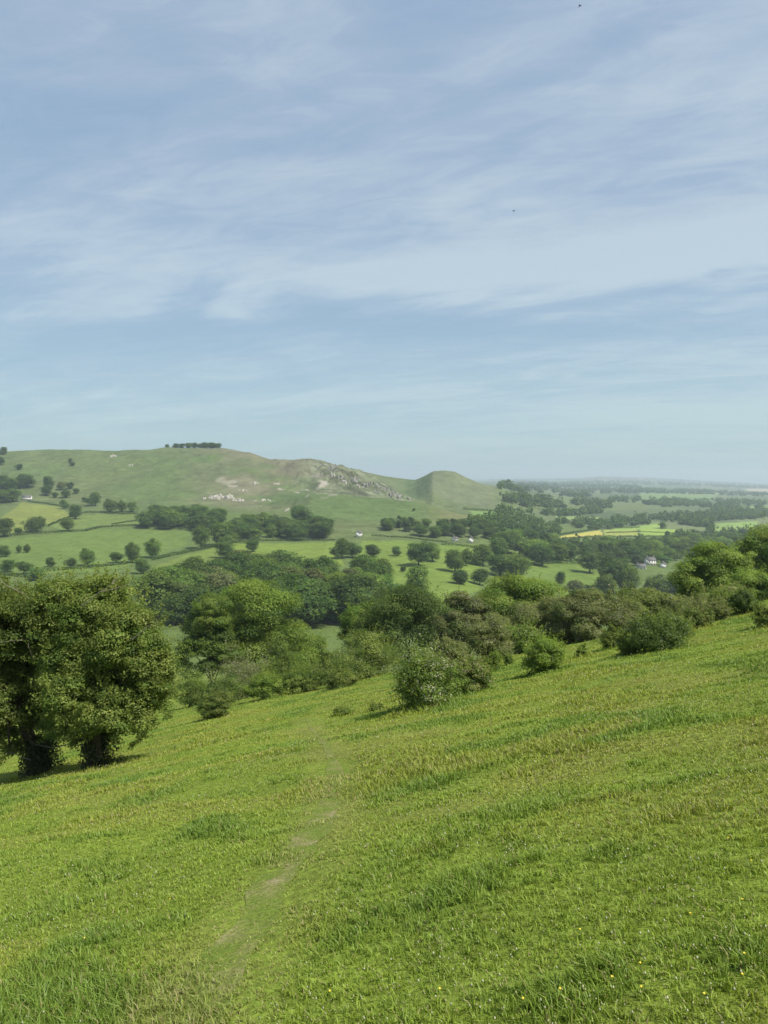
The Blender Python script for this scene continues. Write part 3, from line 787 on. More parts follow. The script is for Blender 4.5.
SINGLE = [
    # px, base, height, kind, label, width
    (4, 537, 20, 'd', 'dark full tree at the left edge beside the buttercup field', 1.1),
    (37, 532, 18, 'w', 'dark spreading tree at the lower corner of the buttercup field', 1.0),
    (18, 534, 7, 'd', 'small hedge tree left of the dark spreading tree below the buttercup field', 1.3),
    (68, 531, 14, 'l', 'pale round tree on the field wall right of the dark spreading tree', 1.1),
    (75, 519, 15, 'd', 'dark tree on the wall corner at the right tip of the buttercup field', 1.0),
    (64, 509, 10, 'm', 'small tree at the top right corner of the buttercup field', 0.9),
    (96, 506, 14, 'm', 'round grey green tree alone on the rough ground above the walls', 1.1),
    (85, 502, 5, 'd', 'tiny dark bush left of the round grey green tree', 1.3),
    (111, 513, 14, 'm', 'left tree of three along the upper wall', 1.1),
    (122, 512, 12, 'm', 'middle tree of three along the upper wall', 1.0),
    (132, 512, 11, 'm', 'right tree of three along the upper wall', 1.0),
    (47, 496, 12, 'd', 'front dark tree of the clump right of the white farmhouse', 1.0),
    (49, 489, 13, 'd', 'tallest tree of the clump right of the white farmhouse', 1.1),
    (61, 490, 9, 'b', 'greyish tree in the middle of the clump right of the white farmhouse', 1.0),
    (55, 498, 6, 'd', 'low tree at the foot of the clump right of the white farmhouse', 1.2),
    (66, 498, 9, 'm', 'rounded front tree at the right of the farmhouse clump', 1.2),
    (70, 489, 7, 'd', 'back tree at the right of the farmhouse clump', 1.1),
    (76, 494, 6, 'd', 'outermost small tree right of the farmhouse clump', 1.1),
    (2, 489, 15, 'd', 'leftmost tree of the dark group above the white farmhouse', 1.1),
    (11, 491, 14, 'd', 'second tree of the dark group above the white farmhouse', 1.1),
    (19, 489, 12, 'd', 'third tree of the dark group above the white farmhouse', 1.0),
    (27, 488, 14, 'd', 'rightmost tree of the dark group above the white farmhouse', 1.2),
    (3, 503, 14, 'm', 'mid green tree at the left edge below the dark group', 1.1),
    (13, 502, 14, 'm', 'mid green tree just left of the white farmhouse', 1.1),
    (19, 470, 6, 'd', 'lone dark bush high on the left of the hill', 1.2),
    (70, 462, 3.5, 'd', 'upper one of two specks of bush on the open hill', 1.2),
    (72, 466, 4.5, 'd', 'lower one of two specks of bush on the open hill', 1.3),
    (3, 455, 8, 'd', 'tree on the skyline at the left edge', 1.2),
    (0, 465, 9, 'd', 'tree below the skyline at the left edge', 1.0),
    (5, 557, 12, 'd', 'dark tree at the left edge of the lower green field', 1.2),
    (19, 553, 8, 'm', 'left one of two small field trees in the lower green field', 1.0),
    (27, 553, 9, 'm', 'right one of two small field trees in the lower green field', 0.9),
    (7, 572, 13, 'd', 'left dark tree in the row along the foot of the green field', 1.2),
    (24, 574, 14, 'd', 'broad dark tree second in the row along the foot of the green field', 1.2),
    (37, 580, 13, 'd', 'low dark tree third in the row along the foot of the green field', 1.3),
    (51, 567, 10, 'd', 'round bush like tree fourth in the row along the foot of the green field', 1.1),
    (71, 568, 10, 'd', 'wide round tree fifth in the row along the foot of the green field', 1.3),
    (88, 566, 18, 'm', 'tall loose tree sixth in the row along the foot of the green field', 1.0),
    (116, 563, 12, 'd', 'dark tree above the hawthorn twigs at the foot of the green field', 1.1),
    (133, 563, 21, 'm', 'left one of two tall rounded trees in front of the sloping hedge', 1.0),
    (153, 558, 20, 'm', 'right one of two tall rounded trees in front of the sloping hedge', 1.0),
    (143, 574, 16, 'd', 'dark tree below the two tall rounded trees', 1.2),
    (201, 549, 25, 'm', 'left one of two tall trees standing on the sloping hedge', 0.9),
    (221, 546, 25, 'm', 'right one of two tall trees standing on the sloping hedge', 1.1),
    (225, 558, 17, 'd', 'dark round tree at the end of the sloping hedge', 1.2),
    (252, 552, 14, 'm', 'tree at the left end of the long bright field', 1.0),
    (343, 559, 21, 'm', 'left tree of the pair at the right end of the long bright field', 1.0),
    (352, 558, 17, 'd', 'right tree of the pair at the right end of the long bright field', 1.0),
    (373, 557, 13, 'd', 'wide dome shaped tree left in the parkland', 1.3),
    (397, 556, 10, 'd', 'small round tree alone in the middle of the parkland', 1.0),
    (419, 566, 25, 'd', 'large dark rounded tree in the parkland', 1.0),
    (433, 561, 19, 'm', 'tree close behind the large dark rounded parkland tree', 0.9),
    (455, 572, 23, 'd', 'big dark tree right in the parkland', 1.1),
    (466, 566, 18, 'm', 'paler tree beside the big dark tree right in the parkland', 0.9),
    (403, 572, 6, 'd', 'little bush in the lower parkland', 1.2),
    (460, 584, 15, 't', 'small dark pointed tree at the lower end of the parkland', 1.5),
    (480, 585, 18, 'd', 'dark round tree next to the small pointed tree', 1.2),
    (417, 602, 38, 'l', 'tall pale green tree at the foot of the parkland', 0.75),
    (383, 592, 34, 'p', 'slim tall tree at the right end of the valley wood', 1.0),
    (364, 590, 30, 'b', 'brown tinted tree at the right end of the valley wood', 0.8),
    (500, 577, 24, 'd', 'dark tree left of the light green tree near the middle of the valley', 1.0),
    (518, 580, 28, 'l', 'light green full tree in the middle of the valley', 1.1),
    (484, 566, 22, 'm', 'mid green tree left at the edge of the river woods', 1.1),
    (541, 566, 22, 'd', 'dark tree at the left end of the right hand green field', 1.1),
    (590, 573, 22, 'd', 'large dark tree casting shade in the right hand green field', 1.2),
    (560, 586, 15, 'd', 'small dark tree on the near side of the right hand green field', 0.9),
    (576, 592, 13, 'b', 'greyish low tree on the near side of the right hand green field', 1.5),
    (613, 592, 36, 'd', 'tall dark tree right of the green field, left of the white houses', 0.9),
    (628, 596, 32, 'l', 'light green tree in front of the white houses', 0.8),
    (605, 596, 22, 'm', 'low green tree at the foot of the tall dark tree', 1.1),
    (655, 598, 24, 'm', 'green tree directly below the white houses', 1.1),
    (672, 600, 24, 'd', 'dark tree below and right of the white houses', 1.1),
    (636, 566, 12, 'd', 'dark tree touching the left of the white houses', 1.1),
    (664, 566, 12, 'd', 'dark tree touching the right of the white houses', 1.1),
    (479, 512, 0, 'd', '', 1), (399, 519, 4, 'd', 'upper one of two dots of bush on the green spur', 1.2), (401, 521.5, 4, 'd', 'lower one of two dots of bush on the green spur', 1.2),
    (414, 511, 3, 'd', 'single dot of bush near the crest of the green spur', 1.2),
]
rg = np.random.default_rng(3)
for (px, py, h, k, lab, w) in SINGLE:
    if h:
        far_tree(px, py, h, k, lab, None, rg, w)
for i, (px, h) in enumerate([(168, 2.5), (176, 4), (182, 4.5), (189, 5), (195, 5), (201, 4.5), (207, 5.5), (213, 5.5), (218, 4.5)]):
    u = (px - CX) / F; Y = np.arange(1350, 1620, 6.0); tt = H(u * Y, Y) / Y; y = float(Y[np.argmax(tt)]) - 1
    far_tree(px, 447, h, 'd', 'dark tree in the clump on top of the hill', 'trees in the hilltop clump', rg, 1.35, (u * y, y, H1(u * y, y) - 2.0), (h + 1.5) * y / F)


def wood(poly, n, kinds, hm, label, group, seed, mind=4.5, wide=1.2, stuff=False):
    rng = np.random.default_rng(seed)
    W = poly_world(poly); lo = W.min(0); hi = W.max(0)
    pts = []
    for _ in range(60000):
        if len(pts) >= n: break
        p = lo + rng.random(2) * (hi - lo)
        if not inside(W, np.array([p[0]]), np.array([p[1]]))[0]: continue
        if pts and np.min(np.hypot(*(np.array(pts) - p).T)) < mind: continue
        pts.append(p)
    if stuff:
        V = []; Q = []; T = []; off = 0
        for p in pts:
            crown, trunk = random.choice(KINDS[kinds[rng.integers(len(kinds))]])
            nv = len(crown.vertices)
            v = np.empty(nv * 3, np.float32); crown.vertices.foreach_get('co', v); v = v.reshape(-1, 3)
            t = np.empty(nv * 4, np.float32); crown.color_attributes['tint'].data.foreach_get('color', t); t = t.reshape(-1, 4)[:, :3]
            h = rng.uniform(*hm); a = rng.uniform(0, 6.28); w = h * wide * rng.uniform(0.88, 1.15)
            vx = np.stack([(v[:, 0] * math.cos(a) - v[:, 1] * math.sin(a)) * w + p[0], (v[:, 0] * math.sin(a) + v[:, 1] * math.cos(a)) * w + p[1], v[:, 2] * h + H1(p[0], p[1]) - 0.3], 1)
            V.append(vx); T.append(t * rng.uniform(0.78, 1.28)); Q.append(np.arange(nv).reshape(-1, 4) + off); off += nv
        o = mesh('woodland', np.concatenate(V), [np.concatenate(Q)], M_LEAF, np.concatenate(T))
        tag(o, label, 'woodland', kind='stuff')
        return
    for p in pts:
        far_tree(0, 0, 0, kinds[rng.integers(len(kinds))], label, group, rng, wide, (p[0], p[1], H1(p[0], p[1])), rng.uniform(*hm))


wood([(150, 600), (178, 588), (232, 581), (340, 580), (380, 590), (388, 612), (335, 634), (250, 645), (160, 628)], 104, 'ddtmtddbdpd', (13, 23), 'tree in the dark dense wood across the valley floor', 'trees of the valley wood', 31, 6)
wood([(138, 529), (205, 531), (233, 523), (205, 517), (150, 519)], 30, 'ddm', (13, 22), 'dark copse at the foot of the hill, left of the pale rocks', None, 32, 8, stuff=True)
wood([(232, 540), (330, 539), (335, 529), (300, 521), (228, 524)], 42, 'dmdmd', (12, 21), 'belt of trees below the pale rocks behind the long bright field', None, 33, 8, stuff=True)
wood([(372, 534), (440, 539), (492, 540), (492, 529), (450, 525), (378, 529)], 34, 'ddmt', (10, 15), 'strip of wood along the foot of the green spur', None, 34, 7, stuff=True)
wood([(492, 560), (560, 563), (640, 564), (700, 566), (770, 562), (770, 545), (700, 544), (650, 551), (560, 553), (530, 545), (500, 540)], 112, 'dmmdmlt', (12, 23), 'tree in the broad river woods right of centre', 'trees of the river woods', 35, 9)


# far woods and hedgerow trees too small to tell apart
def far_mass(name, label, cat, polys, spacing, hm, seed, tints=FD):
    rng = np.random.default_rng(seed)
    P = []; Nn = []; T = []
    for poly, n in polys:
        W = poly_world(poly); lo = W.min(0); hi = W.max(0); c = 0
        for _ in range(20000):
            if c >= n: break
            p = lo + rng.random(2) * (hi - lo)
            if not inside(W, np.array([p[0]]), np.array([p[1]]))[0]: continue
            if vnoise(p[0] / 95, p[1] / 160, seed) < 0.36: continue
            c += 1
            h = rng.uniform(*hm) * rng.uniform(0.75, 1.2); z = H1(p[0], p[1])
            k = 110
            e = unit(k, rng); rr = rng.uniform(0.75, 1.05, k)[:, None]
            sb = rng.normal(0, 0.2, (5, 3)) * h
            P.append(np.array([p[0], p[1], z + h * 0.45]) + sb[rng.integers(0, 5, k)] + e * rr * h * 0.34)
            Nn.append(e * 0.7 + unit(k, rng) * 0.5)
            T.append(np.array(tints)[rng.integers(0, 3, k)] * rng.uniform(0.8, 1.2))
    P = np.concatenate(P); Nn = np.concatenate(Nn); T = np.concatenate(T)
    Nn /= np.linalg.norm(Nn, axis=1)[:, None]
    v, q, t = leaves(P, Nn, np.mean(hm) * 0.26, T, rng, 0.8)
    o = mesh(name, v, [q], M_LEAF, t)
    return tag(o, label, cat, kind='stuff')


far_mass('woodland', 'hazy belt of wood between the river woods and the yellow field', 'woodland',
         [([(440, 531), (560, 535), (560, 524), (520, 519), (495, 522), (470, 527)], 190), ([(640, 538), (770, 541), (770, 532), (700, 533), (650, 537)], 60), ([(495, 545), (545, 549), (545, 543), (500, 536)], 50), ([(560, 549), (640, 547), (640, 545), (560, 546)], 40)], 0, (9, 15), 41)
far_mass('woodland', 'hazy wood above the yellow field in the middle distance', 'woodland',
         [([(540, 530), (620, 527.5), (690, 522.5), (760, 519), (768, 512), (700, 514), (640, 518), (540, 521)], 330), ([(660, 529), (712, 531), (712, 523), (670, 524)], 70)], 0, (9, 15), 42)
far_mass('woodland', 'blue grey woods and hedges on the rising land far right', 'woodland',
         [([(640, 505), (690, 507), (760, 510), (768, 503), (700, 500), (640, 503)], 230), ([(606, 502.5), (640, 503), (640, 498.5), (610, 498.5)], 45), ([(640, 507), (676, 508), (676, 503), (644, 503)], 60),
          ([(500, 516), (530, 514), (600, 513.5), (600, 511.5), (500, 512)], 70), ([(700, 517), (768, 517), (768, 512), (710, 511)], 60)], 0, (11, 17), 43)
far_mass('woodland', 'thin dark line of trees across the far plain below the horizon', 'woodland',
         [([(500, 492), (560, 492.5), (640, 493.5), (700, 494.5), (768, 497), (768, 494.5), (700, 491), (640, 490), (560, 489.5), (500, 489.8)], 420), ([(560, 497), (590, 498), (590, 495.5), (562, 495)], 40), ([(500, 503), (545, 505), (600, 504), (600, 502), (545, 502), (500, 500.5)], 70), ([(520, 509), (560, 509.5), (610, 508), (610, 506), (560, 507), (520, 507)], 60)], 0, (13, 20), 44)
far_mass('woodland', 'faint strips of woodland along the horizon', 'woodland',
         [([(515, 484.5), (600, 484.5), (768, 489), (768, 486.6), (600, 481.5), (512, 482)], 520), ([(498, 487.5), (560, 488), (640, 489), (640, 486.5), (560, 485), (500, 485.4)], 260), ([(490, 480.6), (600, 479.6), (768, 486), (768, 485), (600, 478), (490, 479.6)], 300)], 0, (16, 26), 45)

far_mass('scrub', 'dark scrub bushes dotted over the rocky ridge', 'scrub',
         [([(318, 466), (345, 470), (372, 481), (400, 494), (412, 500), (380, 496), (345, 492), (322, 480)], 150)], 0, (1.0, 2.4), 46, FL)

# ------------------------------------------------------------------ hedges and field walls
HEDGES = [
    ([(0, 537.5), (30, 534.5), (62, 532.5), (85, 531.5), (102, 527.5), (130, 526), (160, 528), (192, 530)], 2.4, 'long dark hedge between the upper and lower green fields'),
    ([(48, 526.5), (60, 521), (72, 516.5)], 2.0, 'short slanting hedge at the right of the buttercup field'),
    ([(84, 513), (104, 513), (138, 514.5)], 2.2, 'dark hedge under the three wall trees'),
    ([(28, 501.8), (48, 504.2), (66, 507.5)], 1.8, 'low dark wall side hedge along the top of the buttercup field'),
    ([(112, 524.5), (124, 522.5), (138, 521)], 1.6, 'short hedge end beside the dark copse'),
    ([(152, 560.5), (170, 556.5), (186, 553), (215, 547), (236, 543), (248, 544)], 2.6, 'dark sloping hedge in front of the dark copse'),
    ([(225, 541.6), (260, 541), (300, 541), (336, 540.6)], 1.8, 'dark line of hedge behind the long bright field'),
    ([(372, 536), (404, 538), (430, 541), (448, 542.5)], 1.6, 'dark hedge along the top of the parkland'),
    ([(463, 509.5), (484, 511), (503, 512.5)], 4.0, 'dark hedgerow at the foot of the conical hill'),
    ([(470, 517.5), (486, 519.5), (502, 522)], 4.0, 'dark hedgerow below the grey roofed hamlet'),
    ([(562, 539), (601, 537), (642, 537), (690, 537.5)], 2.6, 'dark hedge along the near side of the yellow field'),
    ([(560, 535.2), (600, 529), (640, 527.5)], 2.6, 'dark hedge along the far side of the yellow field'),
    ([(606, 533), (640, 532), (690, 534)], 1.8, 'thin hedge line through the pale green field right of the yellow field'),
    ([(0, 575), (20, 577), (44, 579)], 2.2, 'dark hedge at the left foot of the green field'),
    ([(40, 572), (72, 569.5), (100, 567), (128, 564)], 2.2, 'hedge linking the row of trees along the foot of the green field'),
    ([(498, 567), (530, 565), (560, 563.5), (610, 565)], 3.0, 'hedge along the far side of the right hand green field'),
    ([(546, 592), (580, 588), (612, 586)], 2.4, 'hedge along the near side of the right hand green field'),
    ([(442, 545), (466, 547), (484, 550)], 2.4, 'hedge end beside the white gabled house'),
]
for i, (pts, h, lab) in enumerate(HEDGES):
    rng = np.random.default_rng(700 + i)
    W = np.array([hit(*p) for p in pts])
    dense = []
    for a, b in zip(W[:-1], W[1:]):
        n = max(2, int(np.linalg.norm(b - a) / 1.2))
        for t in np.linspace(0, 1, n, endpoint=False): dense.append(a * (1 - t) + b * t)
    D = np.array(dense); D[:, 2] = H(D[:, 0], D[:, 1])
    k = 22
    hh = h * (0.75 + 0.6 * vnoise(np.arange(len(D)) * 0.13, np.zeros(len(D)), 90 + i))
    P = np.repeat(D, k, 0); Hh = np.repeat(hh, k)
    e = unit(len(P), rng)
    P = P + e * np.stack([0.9 + 0 * Hh, 0.9 + 0 * Hh, Hh * 0.5], 1) + np.stack([0 * Hh, 0 * Hh, Hh * 0.5], 1)
    nn = e * 0.7 + unit(len(P), rng) * 0.5; nn /= np.linalg.norm(nn, axis=1)[:, None]
    t = np.array(FD)[rng.integers(0, 3, len(P))] * rng.uniform(0.7, 1.1, len(P))[:, None]
    base = W[0]
    v, q, tt = leaves(P - base, nn, 0.75, t, rng, 0.8)
    o = mesh('hedgerow', v, [q], M_LEAF, tt, loc=base)
    tag(o, lab, 'hedge', 'hedges between the valley fields')

# ------------------------------------------------------------------ limestone outcrops
ROCKS = [
    (222, 499, 24, 7, 'largest pale limestone outcrop with broken crags above the trees'),
    (238, 501, 11, 4, 'jagged pale outcrop just right of the largest limestone outcrop'),
    (214, 498.5, 8, 4.5, 'bright block of limestone left of the largest outcrop'),
    (203, 499, 7, 2.5, 'small yellowish rock at the left end of the outcrops'),
    (266, 501, 10, 3, 'low pale rock above the belt of trees'),
    (290, 510.5, 9, 3.2, 'lowest pale rock right above the tree tops'),
    (300, 511.5, 5, 2, 'little pale rock right of the lowest pale rock'),
    (254, 484, 7, 3, 'upper pale rock on the brown shoulder of the hill'),
    (243, 491, 8, 2.5, 'middle pale rock on the brown shoulder of the hill'),
    (306, 491, 5, 4, 'upright pale rock at the edge of the brown shoulder'),
    (112, 457, 9, 3, 'pale scree scar near the left skyline of the hill'),
    (131, 466, 5, 2.5, 'small pale scar below the left skyline scar'),
    (345, 483, 6, 4, 'grey crag on the upper part of the rocky ridge'),
    (360, 488, 7, 4, 'grey crag on the middle of the rocky ridge'),
    (332, 476, 6, 3.5, 'grey crag close to the top of the rocky ridge'),
]
for i, (px, py, w, h, lab) in enumerate(ROCKS):
    rng = np.random.default_rng(800 + i)
    b = np.array(hit(px, py)); m = b[1] / F
    g = Geo()
    n = max(4, int(w * 0.9))
    for j in range(n):
        ox = rng.uniform(-0.5, 0.5) * w * m; oy = rng.uniform(-4, 6)
        zz = H1(b[0] + ox, b[1] + oy) - b[2]
        sx = w * m * rng.uniform(0.06, 0.17); sz = h * m * rng.uniform(0.25, 0.75) * (1 - 0.9 * abs(ox) / (w * m)); sy = rng.uniform(1.2, 3)
        k = 9
        th = np.arange(k) / k * 6.283
        rings = []
        for lev, f in ((-0.25, 1.15), (0.25, 1.0), (0.62, 0.78), (0.9, 0.5), (1.0, 0.1)):
            rr = f * rng.uniform(0.72, 1.28, k)
            rings.append(np.stack([ox + np.cos(th) * sx * rr, oy + np.sin(th) * sy * rr, zz + sz * (lev + rng.uniform(-0.07, 0.07, k))], 1))
        q = [(a * k + c, a * k + (c + 1) % k, (a + 1) * k + (c + 1) % k, (a + 1) * k + c) for a in range(4) for c in range(k)]
        g.add(np.concatenate(rings), q)
    o = g.build('limestone_outcrop', M_ROCK, loc=b)
    tag(o, lab, 'rock', 'limestone outcrops on the hill')


M_CRAG = plain('grey_crag', (0.21, 0.205, 0.17), 0.95, 0.3, 0.5, 1.35, 0.1)
rngc = np.random.default_rng(77)
for i in range(26):
    f = rngc.random(); px = 322 + f * 88; top = 462 + f * 34; py = top + rngc.uniform(3, 6 + 16 * (1 - f) * rngc.random())
    b = np.array(hit(px, py)); m = b[1] / F
    if b[1] < 1150 or b[1] > 1480: continue
    w = rngc.uniform(3, 8); h = rngc.uniform(1.6, 4.2)
    g = Geo()
    for j in range(6):
        k = 8; th = np.arange(k) / k * 6.283
        ox = rngc.uniform(-.5, .5) * w * m; oy = rngc.uniform(-3, 5) + ox * 0.5; zz = H1(b[0] + ox, b[1] + oy) - b[2]
        sx = w * m * rngc.uniform(.08, .2); sy = rngc.uniform(1.5, 4); sz = h * m * rngc.uniform(.3, 1)
        rings = [np.stack([ox + np.cos(th) * sx * ff * rngc.uniform(.7, 1.3, k), oy + np.sin(th) * sy * ff * rngc.uniform(.7, 1.3, k), zz + sz * (lev + rngc.uniform(-.08, .08, k))], 1) for lev, ff in ((-.3, 1.2), (.3, .95), (.7, .7), (.95, .4), (1, .05))]
        g.add(np.concatenate(rings), [(a * k + c, a * k + (c + 1) % k, (a + 1) * k + (c + 1) % k, (a + 1) * k + c) for a in range(4) for c in range(k)])
    tag(g.build('rock_crag', M_CRAG, loc=b), 'dull grey crag among the broken crags of the rocky ridge', 'rock', 'crags of the rocky ridge')


# ------------------------------------------------------------------ houses
def house(px, py, wm, dm, hm, rz, wall, label, gable_front=False, chim=1):
    b = hit(px, py)
    b = (b[0], b[1], b[2] - 0.3)
    root = empty('house', b, label, 'house')
    root.rotation_euler = (0, 0, R(rz))
    rh = dm * 0.42
    g = Geo(); g.box((-wm / 2, -dm / 2, 0), (wm / 2, dm / 2, hm))
    g.add([(-wm / 2, -dm / 2, hm), (-wm / 2, dm / 2, hm), (-wm / 2, 0, hm + rh), (wm / 2, -dm / 2, hm), (wm / 2, dm / 2, hm), (wm / 2, 0, hm + rh)], None, [(0, 2, 1), (3, 4, 5)])
    g.build('wall', wall, root)
    g = Geo(); e = 0.4; th = 0.22
    for s in (-1, 1):
        y1 = s * (dm / 2 + e); z1 = hm - rh * e / (dm / 2)
        lo = [(-wm / 2 - .3, y1, z1 + .03), (wm / 2 + .3, y1, z1 + .03), (wm / 2 + .3, 0, hm + rh + .03), (-wm / 2 - .3, 0, hm + rh + .03)]
        v = lo + [(x, y, z + th) for x, y, z in lo]
        g.add(v, [(0, 1, 2, 3), (4, 7, 6, 5), (0, 4, 5, 1), (1, 5, 6, 2), (2, 6, 7, 3), (3, 7, 4, 0)])
    roof = g.build('roof', M_SLATE, root)
    for c in range(chim):
        x = -wm / 2 + 0.9 if c == 0 else wm / 2 - 0.9
        g = Geo(); g.box((x - .45, -.35, hm + rh - .4), (x + .45, .35, hm + rh + 1.3)); g.box((x - .55, -.45, hm + rh + 1.3), (x + .55, .45, hm + rh + 1.45))
        g.build('chimney', M_STONE, roof)
    nx = max(2, int(wm / 3))
    for r_ in range(2 if hm > 4.5 else 1):
        for k in range(nx):
            x = -wm / 2 + wm * (k + .5) / nx; z = 0.9 + r_ * 2.6
            if r_ == 0 and k == nx // 2:
                g = Geo(); g.box((x - .5, -dm / 2 - .08, 0), (x + .5, -dm / 2 + .05, 2.1)); g.build('door', M_SLATE, root); continue
            g = Geo(); g.box((x - .55, -dm / 2 - .06, z), (x + .55, -dm / 2 + .05, z + 1.2))
            w = g.build('window', M_GLASS, root)
            g = Geo(); g.box((x - .7, -dm / 2 - .14, z - .14), (x + .7, -dm / 2 - .01, z - .02)); g.build('sill', wall, w)
    return root


house(650, 565, 10, 7, 5.6, 20, M_WHITE, 'tallest white house in the middle of the group among the river woods', chim=2)
house(641, 569, 9, 5.5, 3.2, -12, M_WHITE, 'low white cottage left of the tallest white house')
house(663, 567.5, 7, 5.5, 3.6, 62, M_WHITE, 'small white house right of the tallest white house')
house(27, 500, 13, 7, 4.4, 10, M_WHITE, 'white farmhouse on the left below the dark tree group')
house(359, 537, 8, 5, 4.8, 75, M_WHITE, 'white house between dark trees at the top of the parkland')
house(471, 543, 6, 4.5, 5.0, 80, M_WHITE, 'white gabled house at the end of the wood under the spur')
house(504, 514, 16, 8, 5, 5, M_STONE, 'grey stone farm at the hamlet beyond the spur', chim=2)
house(513, 514, 13, 7, 4.4, -25, M_STONE, 'grey stone barn right of the hamlet farm', chim=0)
house(455, 541, 5, 4, 3, 30, M_WHITE, 'tiny white cottage half hidden in the wood under the spur')


# ------------------------------------------------------------------ grass
PATH_PX = [(60, 1200), (150, 1075), (196, 1010), (228, 965), (256, 925), (282, 886), (306, 848), (324, 815), (334, 788), (334, 766), (326, 748), (314, 732), (304, 718)]
PATH = np.array([hit(px, py, True)[:2] for px, py in PATH_PX])


def path_dist(x, y):
    d = np.full(x.shape, 1e9)
    for a, b in zip(PATH[:-1], PATH[1:]):
        ab = b - a; t = np.clip(((x - a[0]) * ab[0] + (y - a[1]) * ab[1]) / (ab @ ab), 0, 1)
        d = np.minimum(d, np.hypot(x - a[0] - t * ab[0], y - a[1] - t * ab[1]))
    return d


def grass():
    rng = np.random.default_rng(21)
    yg = np.exp(np.linspace(math.log(1.5), math.log(105), 500))
    dens = 9500 * (yg / 3.3) ** -1.52
    pdf = dens * (yg + 0.8) * 1.36 * np.gradient(yg)
    n = int(pdf.sum()); cdf = np.cumsum(pdf) / pdf.sum()
    n = min(n, 1250000)
    y = np.interp(rng.random(n), cdf, yg) * rng.uniform(0.985, 1.015, n)
    x = rng.uniform(-0.68, 0.68, n) * (y + 0.8)
    # gather into tufts
    tx = np.floor(x * 9) * 0.111 + 0.055; ty = np.floor(y * 9) * 0.111 + 0.055
    pull = rng.random(n) < 0.45
    jx = tx + (vnoise(tx * 91, ty * 57, 5) - 0.5) * 0.12; jy = ty + (vnoise(tx * 71, ty * 83, 6) - 0.5) * 0.12
    nearp = y < 14
    x = np.where(pull & nearp, jx + rng.normal(0, 0.018, n), x); y = np.where(pull & nearp, jy + rng.normal(0, 0.018, n), y)
    lush = fbm(x * 0.55, y * 0.40, 81, 4); tuft = fbm(x * 1.9, y * 1.9, 83, 3); dryf = fbm(x * 0.42 + 7, y * 0.6, 85, 4)
    pd = path_dist(x, y); pw = 0.30 + 0.3 * (fbm(x * 1.1, y * 1.1, 87, 3) - 0.5)
    onp = sstep(pw + 0.25, pw - 0.12, pd)
    keep = rng.random(n) > onp * 0.10 * sstep(40, 15, y)
    x, y, lush, tuft, dryf, onp = (a[keep] for a in (x, y, lush, tuft, dryf, onp)); n = len(x)
    tall = sstep(0.50, 0.70, lush) + 0.7 * sstep(0.56, 0.74, tuft)
    h = (0.031 + 0.046 * tall) * rng.uniform(0.5, 1.5, n) * (1 - 0.38 * onp)
    rough_ = np.zeros(n)
    for (bx, by, br_) in SHRUB_POS:
        rough_ = np.maximum(rough_, np.clip(1.5 - np.hypot(x - bx, (y - by) * 0.8) / br_, 0, 1))
    h = h * (1 + 2.2 * rough_ * rng.uniform(0.4, 1.2, n))
    far = np.maximum(y / 4.0, 1.0)
    h = h * np.interp(y, [4, 12, 40], [1.0, 0.85, 0.85])
    w = 0.0029 * far ** 0.74 * rng.uniform(0.7, 1.5, n)
    z = H(x, y) - 0.01
    th = rng.random(n) * 2 * math.pi
    lean = h * rng.uniform(0.15, 1.0, n)
    wind = np.array([-0.35, 0.15])
    lx = np.cos(th) * lean + wind[0] * h * 0.5; ly = np.sin(th) * lean + wind[1] * h * 0.5
    fa = rng.random(n) * 2 * math.pi
    ax = np.cos(fa) * w; ay = np.sin(fa) * w
    b = np.stack([x, y, z], 1); A = np.stack([ax, ay, 0 * ax], 1)
    mid = b + np.stack([lx * 0.32, ly * 0.32, h * 0.62], 1)
    tip = b + np.stack([lx, ly, h * (1.0 - 0.25 * (lean / np.maximum(h, 1e-4)) ** 2)], 1)
    v = np.stack([b - A, b + A, mid + A * 0.8, mid - A * 0.8, tip], 1).reshape(-1, 3)
    i = np.arange(n)[:, None] * 5
    q = i + np.array([[0, 1, 2, 3]]); t = i + np.array([[3, 2, 4]])
    base = np.array([0.212, 0.288, 0.038]); deep = np.array([0.140, 0.224, 0.034]); straw = np.array([0.33, 0.29, 0.13]); yel = np.array([0.262, 0.302, 0.046])
    c = np.tile(base, (n, 1))
    dm = (0.85 * sstep(0.47, 0.64, lush) + 0.55 * sstep(0.52, 0.70, tuft))[:, None]; dm = np.clip(dm, 0, 0.9)
    c = c * (1 - dm) + deep * dm
    ym = (0.9 * sstep(0.46, 0.62, dryf))[:, None]
    c = c * (1 - ym) + yel * ym
    pm = (0.55 * onp)[:, None]; c = c * (1 - pm) + np.array([0.285, 0.300, 0.085]) * pm
    st = (rng.random(n) * np.interp(y, [5, 25], [1, 2.5]) < 0.04 + 0.20 * sstep(0.52, 0.68, dryf) + 0.16 * onp)[:, None]
    c = np.where(st, straw * 0.85, c)
    vr = np.interp(y, [3, 30], [0.26, 0.12]); c = c * (1 + vr * rng.uniform(-1, 1, n))[:, None]
    o = mesh('grass', v, [q, t], M_GRASS, np.repeat(c, 5, 0))
    tag(o, 'short rough meadow grass over the whole near slope', 'grass', kind='stuff')

    # pale seed heads and clover scattered through the near grass
    m = 7500
    y = np.exp(rng.uniform(math.log(2.4), math.log(24), m)); x = rng.uniform(-0.62, 0.62, m) * (y + 0.5)
    k = (fbm(x * 0.9, y * 0.9, 91, 3) > 0.50) & (path_dist(x, y) > 0.4)
    x, y = x[k], y[k]; m = len(x)
    hh = rng.uniform(0.07, 0.17, m); z = H(x, y)
    pos = np.stack([x, y, z + hh], 1)
    r = 0.0045 * np.maximum(y / 4, 1) ** 0.55 * rng.uniform(0.6, 1.4, m)
